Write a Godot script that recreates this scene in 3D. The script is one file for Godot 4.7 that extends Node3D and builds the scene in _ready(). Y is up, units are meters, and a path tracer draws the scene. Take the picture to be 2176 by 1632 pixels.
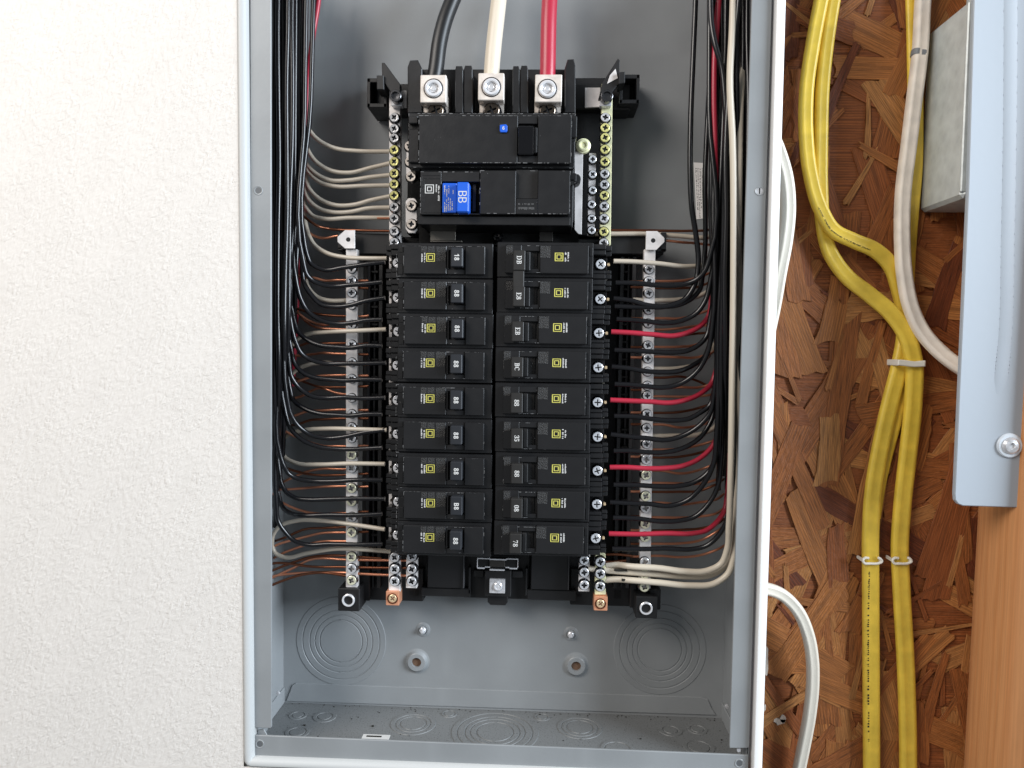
extends Node3D
# A breaker panel in a drywall opening, seen from straight in front. Sizes in millimetres unless they come out of P() or L(), which give metres.
# P(x, y, z): the point of the plane z (mm, cabinet front = 0, towards the viewer positive) that was measured at x, y on the photograph.

const CAM := Vector3(0.21103, 0.30271, 0.53168)
const FOC := 1600.0
const RX := Vector3(0.9989551, 0.0152083, -0.0430966)
const RY := Vector3(-0.0172361, 0.9987426, -0.0470768)
const RZ := Vector3(0.0423265, 0.0477704, 0.9979611)
const MM := 0.001
const ORD := ["first", "second", "third", "fourth", "fifth", "sixth", "seventh", "eighth", "ninth", "tenth", "eleventh", "twelfth", "thirteenth", "fourteenth", "fifteenth", "sixteenth", "seventeenth", "eighteenth", "nineteenth", "twentieth", "twenty-first", "twenty-second", "twenty-third", "twenty-fourth", "twenty-fifth", "twenty-sixth", "twenty-seventh", "twenty-eighth"]

var rng := RandomNumberGenerator.new()
var M := {}
var taken := {}
var shared := {}

class Mb:
	var v := PackedVector3Array()
	var n := PackedVector3Array()
	var uv := PackedVector2Array()
	func tri3(a: Vector3, b: Vector3, c: Vector3, na: Vector3, nb: Vector3, nc: Vector3):
		if (b - a).cross(c - a).dot(na + nb + nc) > 0.0:
			v.append_array([a, c, b]); n.append_array([na, nc, nb])
		else:
			v.append_array([a, b, c]); n.append_array([na, nb, nc])
		uv.append_array([Vector2.ZERO, Vector2.ZERO, Vector2.ZERO])
	func tri(a: Vector3, b: Vector3, c: Vector3, towards: Vector3):
		var k := (b - a).cross(c - a)
		if k.length_squared() < 1e-24: return
		k = k.normalized()
		if k.dot(towards) < 0.0: k = -k
		tri3(a, b, c, k, k, k)
	func quad(a: Vector3, b: Vector3, c: Vector3, d: Vector3, towards: Vector3):
		tri(a, b, c, towards); tri(a, c, d, towards)
	func quad_uv(a: Vector3, b: Vector3, c: Vector3, d: Vector3, k: Vector3, t: Array):
		for q in [[0, 1, 2], [0, 2, 3]]:
			var p := [a, b, c, d]
			var o: Array = q
			if (p[q[1]] - p[q[0]]).cross(p[q[2]] - p[q[0]]).dot(k) > 0.0: o = [q[0], q[2], q[1]]
			for i in o:
				v.append(p[i]); n.append(k); uv.append(t[i])
	func box(lo: Vector3, hi: Vector3, bev := 0.0):
		var l := Vector3(minf(lo.x, hi.x), minf(lo.y, hi.y), minf(lo.z, hi.z))
		var h := Vector3(maxf(lo.x, hi.x), maxf(lo.y, hi.y), maxf(lo.z, hi.z))
		var s := h - l
		bev = minf(bev, 0.45 * minf(s.x, minf(s.y, s.z)))
		var e := [l, h]
		for a in 3:
			var b := (a + 1) % 3
			var c := (a + 2) % 3
			for s1 in 2:
				var q := []
				for t in [[0, 0], [1, 0], [1, 1], [0, 1]]:
					var p := Vector3.ZERO
					p[a] = e[s1][a]
					p[b] = e[t[0]][b] + (bev if t[0] == 0 else -bev)
					p[c] = e[t[1]][c] + (bev if t[1] == 0 else -bev)
					q.append(p)
				var k := Vector3.ZERO
				k[a] = -1.0 if s1 == 0 else 1.0
				quad(q[0], q[1], q[2], q[3], k)
				if bev <= 0.0: continue
				for s2 in 2:
					var k2 := k
					k2[b] = -1.0 if s2 == 0 else 1.0
					var w := []
					for t in [[0, 0], [0, 1], [1, 1], [1, 0]]:
						var p := Vector3.ZERO
						p[a] = e[s1][a] - (k[a] * bev if t[0] == 1 else 0.0)
						p[b] = e[s2][b] - (k2[b] * bev if t[0] == 0 else 0.0)
						p[c] = (l[c] + bev) if t[1] == 0 else (h[c] - bev)
						w.append(p)
					quad(w[0], w[1], w[2], w[3], k2)
		if bev > 0.0:
			for i in 8:
				var g := Vector3(1 if i & 1 else -1, 1 if i & 2 else -1, 1 if i & 4 else -1)
				var p := Vector3(h.x if i & 1 else l.x, h.y if i & 2 else l.y, h.z if i & 4 else l.z)
				tri(p - Vector3(0, g.y, g.z) * bev, p - Vector3(g.x, 0, g.z) * bev, p - Vector3(g.x, g.y, 0) * bev, g)
	func prism(poly: PackedVector2Array, z0: float, z1: float, bev := 0.0):
		if Geometry2D.is_polygon_clockwise(poly): poly.reverse()
		var m := poly.size()
		var inner := PackedVector2Array()
		for i in m:
			var d1 := (poly[i] - poly[(i + m - 1) % m]).normalized()
			var d2 := (poly[(i + 1) % m] - poly[i]).normalized()
			var n1 := Vector2(d1.y, -d1.x)
			var n2 := Vector2(d2.y, -d2.x)
			var k := (n1 + n2).normalized()
			inner.append(poly[i] - k * (bev / maxf(0.35, k.dot(n1))))
		var t := Geometry2D.triangulate_polygon(poly)
		for i in range(0, t.size(), 3):
			tri(_3(inner[t[i]], z1), _3(inner[t[i + 1]], z1), _3(inner[t[i + 2]], z1), Vector3.BACK)
			tri(_3(poly[t[i]], z0), _3(poly[t[i + 1]], z0), _3(poly[t[i + 2]], z0), Vector3.FORWARD)
		for i in m:
			var j := (i + 1) % m
			var d := (poly[j] - poly[i]).normalized()
			var k := Vector3(d.y, -d.x, 0)
			quad(_3(poly[i], z0), _3(poly[j], z0), _3(poly[j], z1 - bev), _3(poly[i], z1 - bev), k)
			if bev > 0.0: quad(_3(poly[i], z1 - bev), _3(poly[j], z1 - bev), _3(inner[j], z1), _3(inner[i], z1), k + Vector3.BACK)
	func _3(p: Vector2, z: float) -> Vector3: return Vector3(p.x, p.y, z)
	func lathe(c: Vector3, prof: Array, segs := 24, x := Vector3.RIGHT, y := Vector3.UP, z := Vector3.BACK):
		# prof: [radius, height] pairs, from the outside or back to the axis or front
		for i in prof.size() - 1:
			var r0: float = prof[i][0]
			var h0: float = prof[i][1]
			var r1: float = prof[i + 1][0]
			var h1: float = prof[i + 1][1]
			var d := Vector2(r1 - r0, h1 - h0).normalized()
			for s in segs:
				var a0 := TAU * s / segs
				var a1 := TAU * (s + 1) / segs
				var e0 := x * cos(a0) + y * sin(a0)
				var e1 := x * cos(a1) + y * sin(a1)
				var k0 := e0 * d.y - z * d.x
				var k1 := e1 * d.y - z * d.x
				var p := [c + e0 * r0 + z * h0, c + e1 * r0 + z * h0, c + e1 * r1 + z * h1, c + e0 * r1 + z * h1]
				if r0 > 1e-7: tri3(p[0], p[1], p[2], k0, k1, k1)
				if r1 > 1e-7: tri3(p[0], p[2], p[3], k0, k1, k0)
	func tube(pts: PackedVector3Array, r: float, sides := 10, prof := PackedVector2Array(), up := Vector3.BACK, start := 1.0):
		var m := pts.size()
		var rings := []
		var norms := []
		var u := Vector3.ZERO
		for i in m:
			var t := (pts[mini(i + 1, m - 1)] - pts[maxi(i - 1, 0)]).normalized()
			if prof.size() or i == 0:
				u = (t.cross(up) if absf(t.dot(up)) < 0.98 else t.cross(Vector3.RIGHT)).normalized()
			else:
				u = (u - t * u.dot(t)).normalized()
			var w := u.cross(t).normalized()
			var ring := PackedVector3Array()
			var nn := PackedVector3Array()
			if prof.size():
				var c := prof.size()
				for k in c:
					var q := prof[k]
					var g := prof[(k + 1) % c] - prof[(k + c - 1) % c]
					ring.append(pts[i] + u * q.x * lerpf(start, 1.0, smoothstep(0.2, 0.65, float(i) / m)) + w * q.y)
					nn.append((u * g.y - w * g.x).normalized())
			else:
				for k in sides:
					var e := u * cos(TAU * k / sides) + w * sin(TAU * k / sides)
					ring.append(pts[i] + e * r); nn.append(e)
			rings.append(ring); norms.append(nn)
		var c2: int = rings[0].size()
		for i in m - 1:
			for k in c2:
				var j := (k + 1) % c2
				tri3(rings[i][k], rings[i][j], rings[i + 1][j], norms[i][k], norms[i][j], norms[i + 1][j])
				tri3(rings[i][k], rings[i + 1][j], rings[i + 1][k], norms[i][k], norms[i + 1][j], norms[i + 1][k])
		for e in [0, m - 1]:
			var back: Vector3 = (pts[0] - pts[1]) if e == 0 else (pts[m - 1] - pts[m - 2])
			for k in c2: tri(pts[e], rings[e][k], rings[e][(k + 1) % c2], back)

# ---------------------------------------------------------------- helpers

func P(px: float, py: float, z := 0.0) -> Vector3:
	var d := RX * ((px - 1088.0) / FOC) + RY * ((816.0 - py) / FOC) - RZ
	return CAM + d * ((z * MM - CAM.z) / d.z)

func mat(c: Color, rough := 0.5, metal := 0.0) -> StandardMaterial3D:
	var m := StandardMaterial3D.new()
	m.albedo_color = c; m.roughness = rough; m.metallic = metal
	return m

func noise(freq: float, oct := 3, s := 1, type := FastNoiseLite.TYPE_SIMPLEX_SMOOTH) -> FastNoiseLite:
	var f := FastNoiseLite.new()
	f.noise_type = type; f.frequency = freq; f.seed = s
	f.fractal_octaves = oct; f.fractal_type = FastNoiseLite.FRACTAL_FBM if oct > 1 else FastNoiseLite.FRACTAL_NONE
	return f

func noise_tex(f: FastNoiseLite, lo: float, hi: float, gamma := 1.0, size := 256, bump := 0.0) -> ImageTexture:
	var im := f.get_seamless_image(size, size)
	im.convert(Image.FORMAT_L8)
	var b := im.get_data()
	for i in b.size(): b[i] = int(255.0 * clampf(lo + (hi - lo) * pow(b[i] / 255.0, gamma), 0, 1))
	im = Image.create_from_data(size, size, false, Image.FORMAT_L8, b)
	im.convert(Image.FORMAT_RGB8)
	if bump > 0.0: im.bump_map_to_normal_map(bump)
	return ImageTexture.create_from_image(im)

func tri_tex(m: StandardMaterial3D, albedo: Texture2D, normal: Texture2D, rough: Texture2D, scale: Vector3, strength := 1.0):
	m.uv1_triplanar = true; m.uv1_scale = scale
	if albedo: m.albedo_texture = albedo
	if normal: m.normal_enabled = true; m.normal_texture = normal; m.normal_scale = strength
	if rough: m.roughness_texture = rough; m.roughness_texture_channel = BaseMaterial3D.TEXTURE_CHANNEL_RED

func numbered(called: String) -> String:
	taken[called] = taken.get(called, 0) + 1
	return called if taken[called] == 1 else "%s_%03d" % [called, taken[called] - 1]

func wp(o: Node) -> Vector3:
	var p := Vector3.ZERO
	while o != self:
		p += o.position
		o = o.get_parent()
	return p

func tag(o: Node, label: String, category: String, group := "") -> Node:
	o.set_meta("label", label); o.set_meta("category", category)
	if group: o.set_meta("group", group)
	return o

func thing(called: String, label: String, category: String, at: Vector3, group := "") -> Node3D:
	var o := Node3D.new()
	o.name = numbered(called); o.position = at
	add_child(o)
	tag(o, label, category, group)
	return o

func arr(m: Mb, off: Vector3) -> ArrayMesh:
	for i in m.v.size(): m.v[i] -= off
	var a := []
	a.resize(Mesh.ARRAY_MAX)
	a[Mesh.ARRAY_VERTEX] = m.v; a[Mesh.ARRAY_NORMAL] = m.n; a[Mesh.ARRAY_TEX_UV] = m.uv
	var am := ArrayMesh.new()
	am.add_surface_from_arrays(Mesh.PRIMITIVE_TRIANGLES, a)
	return am

func obj(called: String, m: Mb, material: Material, parent: Node = self) -> MeshInstance3D:
	var lo := m.v[0]
	var hi := m.v[0]
	for p in m.v:
		lo = lo.min(p); hi = hi.max(p)
	var o := MeshInstance3D.new()
	o.name = numbered(called) if parent == self else called
	var c := (lo + hi) / 2
	o.mesh = arr(m, c)
	o.material_override = material
	o.position = c - (wp(parent) if parent != self else Vector3.ZERO)
	parent.add_child(o, true)
	return o

func put(called: String, mesh: Mesh, material: Material, parent: Node, at: Vector3, s := 1.0, turn := 0.0) -> MeshInstance3D:
	var o := MeshInstance3D.new()
	o.name = called; o.mesh = mesh; o.material_override = material
	o.position = at - wp(parent); o.scale = Vector3.ONE * s; o.rotation.z = turn
	parent.add_child(o, true)
	return o

# a box whose front (at depth zf) covers that rectangle of the photograph
func pbox(m: Mb, x0: float, y0: float, x1: float, y1: float, zf: float, zb: float, bev := 0.3):
	var a := P(x0, (y0 + y1) / 2, zf)
	var b := P(x1, (y0 + y1) / 2, zf)
	var c := P((x0 + x1) / 2, y1, zf)
	var d := P((x0 + x1) / 2, y0, zf)
	m.box(Vector3(a.x, c.y, zb * MM), Vector3(b.x, d.y, zf * MM), bev * MM)

func part(called: String, parent: Node, material: Material, r: Array, bev := 0.3) -> MeshInstance3D:
	var m := Mb.new()
	pbox(m, r[0], r[1], r[2], r[3], r[4], r[5], bev)
	return obj(called, m, material, parent)

# an extruded outline measured on the photograph at its front
func pprism(m: Mb, pts: Array, zf: float, zb: float, bev := 0.3):
	var poly := PackedVector2Array()
	for i in range(0, pts.size(), 2):
		var p := P(pts[i], pts[i + 1], zf)
		poly.append(Vector2(p.x, p.y))
	m.prism(poly, zb * MM, zf * MM, bev * MM)

func text_mesh(s: String, high: float, font := "Droid Sans", weight := 700) -> TextMesh:
	var key := "%s|%s|%s|%d" % [s, high, font, weight]
	if shared.has(key): return shared[key]
	var t := TextMesh.new()
	var f := SystemFont.new()
	f.font_names = PackedStringArray([font]); f.font_weight = weight
	t.font = f; t.text = s; t.font_size = 32
	t.pixel_size = high * MM / 23.0; t.depth = 0.12 * MM; t.curve_step = 2.0
	shared[key] = t
	return t

func write(called: String, s: String, high: float, material: Material, parent: Node, at: Vector3, turn: float, squeeze := 1.0, font := "Droid Sans") -> void:
	var o := put(called, text_mesh(s, high, font), material, parent, at, 1.0, turn)
	o.scale = Vector3(squeeze, 1, 1)

# small printed marks too fine to read: rows of strokes, measured in mm from a corner
func print_marks(m: Mb, at: Vector3, rows: int, row_step: float, long: float, stroke: float, seed_: int, along := Vector3.DOWN, across := Vector3.RIGHT):
	var r := RandomNumberGenerator.new()
	r.seed = seed_
	for k in rows:
		var s := 0.0
		while s < long:
			var w := r.randf_range(0.25, 0.75)
			if r.randf() < 0.86:
				var a := at + along * (s * MM) + across * (k * row_step * MM)
				var b := a + along * (minf(w, long - s + 0.1) * MM) + across * (stroke * r.randf_range(0.55, 1.0) * MM)
				m.quad(Vector3(a.x, a.y, at.z), Vector3(b.x, a.y, at.z), Vector3(b.x, b.y, at.z), Vector3(a.x, b.y, at.z), Vector3.BACK)
			s += w + r.randf_range(0.12, 0.25)

func spline(p: PackedVector3Array, sub := 6) -> PackedVector3Array:
	var out := PackedVector3Array()
	var m := p.size()
	for i in m - 1:
		var a := p[maxi(i - 1, 0)]
		var b := p[i]
		var c := p[i + 1]
		var d := p[mini(i + 2, m - 1)]
		for s in sub: out.append(b.cubic_interpolate_in_time(c, a, d, float(s) / sub, (c - b).length(), -(b - a).length() if i > 0 else -(c - b).length(), (c - b).length() + ((d - c).length() if i < m - 2 else (c - b).length())))
	out.append(p[m - 1])
	return out

# points given as x, y (photograph), z (mm)
func path(a: Array) -> PackedVector3Array:
	var p := PackedVector3Array()
	for i in range(0, a.size(), 3): p.append(P(a[i], a[i + 1], a[i + 2]))
	return p

func wire(called: String, label: String, category: String, group: String, material: Material, pts: PackedVector3Array, r: float, sides := 10, sub := 6) -> MeshInstance3D:
	var m := Mb.new()
	m.tube(spline(pts, sub), r * MM, sides)
	var o := obj(called, m, material)
	tag(o, label, category, group)
	return o

# a wire from a terminal (tx, ty), level to (bx, by), bent up to (dx, dy) and on up to (ux, -90)
func bend(tx: float, ty: float, bx: float, by: float, dx: float, dy: float, ux: float, zt: float, zb: float, wob: float) -> PackedVector3Array:
	var p := PackedVector3Array([P(tx, ty, zt), P(lerpf(tx, bx, 0.35), lerpf(ty, by, 0.3) + rng.randf_range(-1.6, 1.6), zt + rng.randf_range(-0.5, 0.8)), P(lerpf(tx, bx, 0.7), lerpf(ty, by, 0.8) + rng.randf_range(-1.8, 1.8), zt - 0.5)])
	for k in 5:
		var a := PI / 8 * k
		p.append(P(bx + (dx - bx) * sin(a) + rng.randf_range(-1.5, 1.5), dy + (by - dy) * cos(a) + rng.randf_range(-1.2, 1.2), lerpf(zt - 1, zb, smoothstep(0, 1, k / 4.0))))
	var m := maxi(2, int(dy / 190.0))
	for k in range(1, m + 1):
		var f := float(k) / m
		p.append(P(lerpf(dx, ux, smoothstep(0, 1, f)) + (wob * sin(f * 7.0 + tx * 0.1 + ty) if k < m else 0.0), lerpf(dy, -90, f), zb + (rng.randf_range(-1.5, 1.5) if k < m else 0.0)))
	return p

# unit screw head, radius 1, its top at z = 0: a bright head with a lobed or crossed recess, and the sloping collar and recess in darker metal that paints in their shade
func screw_mesh(material: Material, slot: bool) -> ArrayMesh:
	var key := "screw%d%s" % [material.get_instance_id(), slot]
	if shared.has(key): return shared[key]
	var m := Mb.new()
	var d := Mb.new()
	var seg := 48 if slot else 32
	m.lathe(Vector3.ZERO, [[1.0, -0.2], [0.97, -0.06], [0.88, 0.0]], 24)
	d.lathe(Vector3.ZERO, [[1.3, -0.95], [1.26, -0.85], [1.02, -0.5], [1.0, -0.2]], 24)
	for s in seg:
		var q := []
		for a in [TAU * s / seg, TAU * (s + 1) / seg]:
			var c := maxf(absf(cos(a)), 0.01)
			var f := maxf(absf(sin(a)), 0.01)
			var r := maxf(minf(0.64 / c, 0.13 / f), minf(0.64 / f, 0.13 / c)) if slot else 0.5 + 0.15 * cos(4 * a)
			var e := Vector3(cos(a), sin(a), 0)
			q.append([e * 0.88, e * r + Vector3(0, 0, -0.03), e * r * 0.9 + Vector3(0, 0, -0.7)])
		m.quad(q[0][0], q[1][0], q[1][1], q[0][1], Vector3.BACK)
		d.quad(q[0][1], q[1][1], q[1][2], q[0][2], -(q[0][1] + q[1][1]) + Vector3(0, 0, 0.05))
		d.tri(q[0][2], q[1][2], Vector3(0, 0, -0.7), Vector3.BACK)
	var am := arr(m, Vector3.ZERO)
	var a := []
	a.resize(Mesh.ARRAY_MAX)
	a[Mesh.ARRAY_VERTEX] = d.v; a[Mesh.ARRAY_NORMAL] = d.n; a[Mesh.ARRAY_TEX_UV] = d.uv
	am.add_surface_from_arrays(Mesh.PRIMITIVE_TRIANGLES, a)
	am.surface_set_material(0, material)
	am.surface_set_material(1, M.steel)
	shared[key] = am
	return am

func screw(parent: Node, px: float, py: float, z: float, r: float, material: Material, called := "screw", slot := false) -> void:
	put(called, screw_mesh(material, slot), null, parent, P(px, py, z), r * MM, rng.randf() * TAU)

# ---------------------------------------------------------------- scene

func _ready():
	rng.seed = 7
	var cam := Camera3D.new()
	cam.name = "camera"
	cam.transform = Transform3D(Basis(RX, RY, RZ), CAM)
	cam.fov = rad_to_deg(2 * atan(816.0 / FOC)); cam.near = 0.02; cam.far = 20.0
	add_child(cam)
	cam.current = true
	var env := Environment.new()
	env.background_mode = Environment.BG_COLOR
	env.background_color = Color(0.62, 0.64, 0.66)
	env.background_energy_multiplier = 0.5
	env.tonemap_mode = Environment.TONE_MAPPER_LINEAR
	env.tonemap_exposure = 1.1
	env.sdfgi_enabled = true; env.ssao_enabled = true; env.ssil_enabled = true
	var we := WorldEnvironment.new()
	we.name = "environment"; we.environment = env
	add_child(we)
	area("key_light", Vector3(-0.8, 1.15, 0.95), Vector2(0.9, 0.8), Color(1.0, 0.972, 0.945), 2.2)
	area("fill_light", Vector3(1.9, 0.8, 0.8), Vector2(0.9, 1.0), Color(0.91, 0.955, 1.0), 7.0)

	materials()
	drywall()
	osb()
	cabinet()
	base_pan()
	bars()
	main_breaker()
	breakers()
	left_wires()
	right_wires()
	service_cables()
	outside()

func area(called: String, at: Vector3, size: Vector2, c: Color, e: float):
	var l := AreaLight3D.new()
	l.name = called; l.area_size = size; l.light_color = c; l.light_energy = e
	l.shadow_enabled = true
	add_child(l)
	l.look_at_from_position(at, Vector3(0.19, 0.28, -0.03))

func materials():
	var grit := noise_tex(noise(0.09, 3, 3), 0.0, 1.0, 1.0, 256, 1.2)
	var rough := noise_tex(noise(0.02, 4, 5), 0.84, 1.0, 1.0, 256)
	var mott := noise_tex(noise(0.012, 4, 9), 0.86, 1.0, 1.0, 256)
	M.black = mat(Color(0.105, 0.105, 0.11), 0.38)
	tri_tex(M.black, null, grit, rough, Vector3.ONE * 16.0, 0.07)
	M.black2 = mat(Color(0.08, 0.08, 0.085), 0.55)
	tri_tex(M.black2, mott, grit, rough, Vector3.ONE * 16.0, 0.07)
	M.toggle = mat(Color(0.17, 0.165, 0.16), 0.5)
	tri_tex(M.toggle, mott, grit, rough, Vector3.ONE * 16.0, 0.07)
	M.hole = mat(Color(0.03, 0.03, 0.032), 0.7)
	M.gloss = mat(Color(0.05, 0.05, 0.06), 0.12)
	M.rough_black = mat(Color(0.155, 0.155, 0.155), 0.62)
	tri_tex(M.rough_black, null, noise_tex(noise(0.12, 2, 21), 0, 1, 1, 256, 5.0), null, Vector3.ONE * 30.0, 1.0)
	M.paint = mat(Color(0.565, 0.578, 0.585), 0.36)
	tri_tex(M.paint, noise_tex(noise(0.006, 3, 13), 0.93, 1.0, 1.0, 256), grit, null, Vector3.ONE * 9.0, 0.06)
	M.dusty_shaded = mat(Color(0.575, 0.585, 0.587), 0.5)  # dust specks over a base darkened to paint in the floor shade
	var sp := noise_tex(noise(0.11, 2, 31), 0.0, 1.0, 1.0, 512)
	var im := sp.get_image()
	for y in 512:
		for x in 512:
			var k := im.get_pixel(x, y).r
			var g := 0.74 + 0.1 * k if k > 0.2 else 0.42
			im.set_pixel(x, y, Color(g, g, g))
	tri_tex(M.dusty_shaded, ImageTexture.create_from_image(im), grit, null, Vector3.ONE * 11.0, 0.1)
	M.zinc = mat(Color(0.94, 0.94, 0.95), 0.28, 0.4)
	tri_tex(M.zinc, noise_tex(noise(0.03, 3, 15), 0.75, 1.0, 1.0, 256), grit, rough, Vector3.ONE * 25.0, 0.15)
	M.plate = mat(Color(0.95, 0.93, 0.92), 0.4, 0.15)
	tri_tex(M.plate, mott, grit, null, Vector3.ONE * 20.0, 0.12)
	M.yellow_zinc = mat(Color(0.90, 0.88, 0.58), 0.28, 0.4)
	M.nickel = mat(Color(0.93, 0.89, 0.85), 0.42, 0.25)
	tri_tex(M.nickel, mott, grit, null, Vector3.ONE * 40.0, 0.25)
	M.chrome = mat(Color(0.96, 0.96, 0.97), 0.2, 0.45)
	M.dark_screw = mat(Color(0.42, 0.38, 0.34), 0.22, 1.0)
	M.copper = mat(Color(0.82, 0.55, 0.43), 0.3, 0.75)
	M.copper2 = mat(Color(0.48, 0.30, 0.22), 0.36, 0.9)
	M.brass = mat(Color(0.93, 0.82, 0.66), 0.3, 0.5)
	M.w_black = mat(Color(0.075, 0.075, 0.085), 0.24)
	M.w_white = mat(Color(0.72, 0.68, 0.62), 0.34)
	M.w_cream = mat(Color(0.83, 0.79, 0.72), 0.38)
	M.w_red = mat(Color(0.67, 0.16, 0.24), 0.36)
	M.c_white = mat(Color(1.0, 0.95, 0.89), 0.45)
	tri_tex(M.c_white, mott, grit, null, Vector3.ONE * 12.0, 0.1)
	M.c_yellow = mat(Color(1.0, 0.85, 0.31), 0.38)
	tri_tex(M.c_yellow, mott, grit, null, Vector3.ONE * 12.0, 0.12)
	M.ink = mat(Color(0.12, 0.11, 0.08), 0.7)
	M.white_ink = mat(Color(0.80, 0.80, 0.79), 0.6)
	M.yellow_ink = mat(Color(0.80, 0.78, 0.38), 0.6)
	M.grey_ink = mat(Color(0.30, 0.30, 0.30), 0.7)
	M.blue = mat(Color(0.12, 0.36, 0.80), 0.35)
	M.plaster = mat(Color(0.865, 0.846, 0.822), 0.7)
	M.bead = mat(Color(0.74, 0.745, 0.74), 0.5)  # greyed to paint in the shade on the left strip
	M.staple = mat(Color(0.93, 0.91, 0.86), 0.5)
	M.wood = mat(Color(0.82, 0.60, 0.40), 0.6)
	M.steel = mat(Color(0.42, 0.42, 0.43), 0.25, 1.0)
	M.copper_lug = mat(Color(0.90, 0.64, 0.50), 0.35, 0.4)
	M.scuff_glint = mat(Color(0.46, 0.46, 0.46), 0.6)  # grey for chipped edges and for highlights painted along them
	M.bead_lit = mat(Color(0.92, 0.92, 0.915), 0.45)  # same bead on the right, whitened to paint in the light on it
	M.hole2 = mat(Color(0.36, 0.37, 0.38), 0.5)
	M.rib = mat(Color(0.27, 0.27, 0.28), 0.45)
	M.bus = mat(Color(0.55, 0.53, 0.50), 0.45, 0.8)
	M.bus2 = mat(Color(0.30, 0.29, 0.28), 0.4, 0.7)
	M.bar_yellow = mat(Color(0.94, 0.93, 0.76), 0.4, 0.2)
	M.pale_zinc = mat(Color(0.92, 0.91, 0.80), 0.28, 0.4)
	M.toggle2 = mat(Color(0.155, 0.165, 0.185), 0.5)
	tri_tex(M.toggle2, mott, grit, rough, Vector3.ONE * 16.0, 0.07)
	M.sv_black = mat(Color(0.075, 0.078, 0.085), 0.42)
	M.c_white2 = mat(Color(0.88, 0.85, 0.79), 0.45)
	M.grey_band = mat(Color(0.50, 0.51, 0.52), 0.6)
	M.pale_paint = mat(Color(0.82, 0.85, 0.88), 0.4)
	M.dark_wood = mat(Color(0.42, 0.32, 0.25), 0.8)
	M.galv = mat(Color(0.80, 0.82, 0.815), 0.48, 0.2)
	tri_tex(M.galv, noise_tex(noise(0.02, 3, 41, FastNoiseLite.TYPE_CELLULAR), 0.86, 1.0, 0.7, 256), grit, rough, Vector3.ONE * 14.0, 0.4)
	M.cover = mat(Color(0.63, 0.66, 0.69), 0.5)
	tri_tex(M.cover, null, grit, null, Vector3.ONE * 5.0, 0.03)

# ---------------------------------------------------------------- the wall

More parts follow.
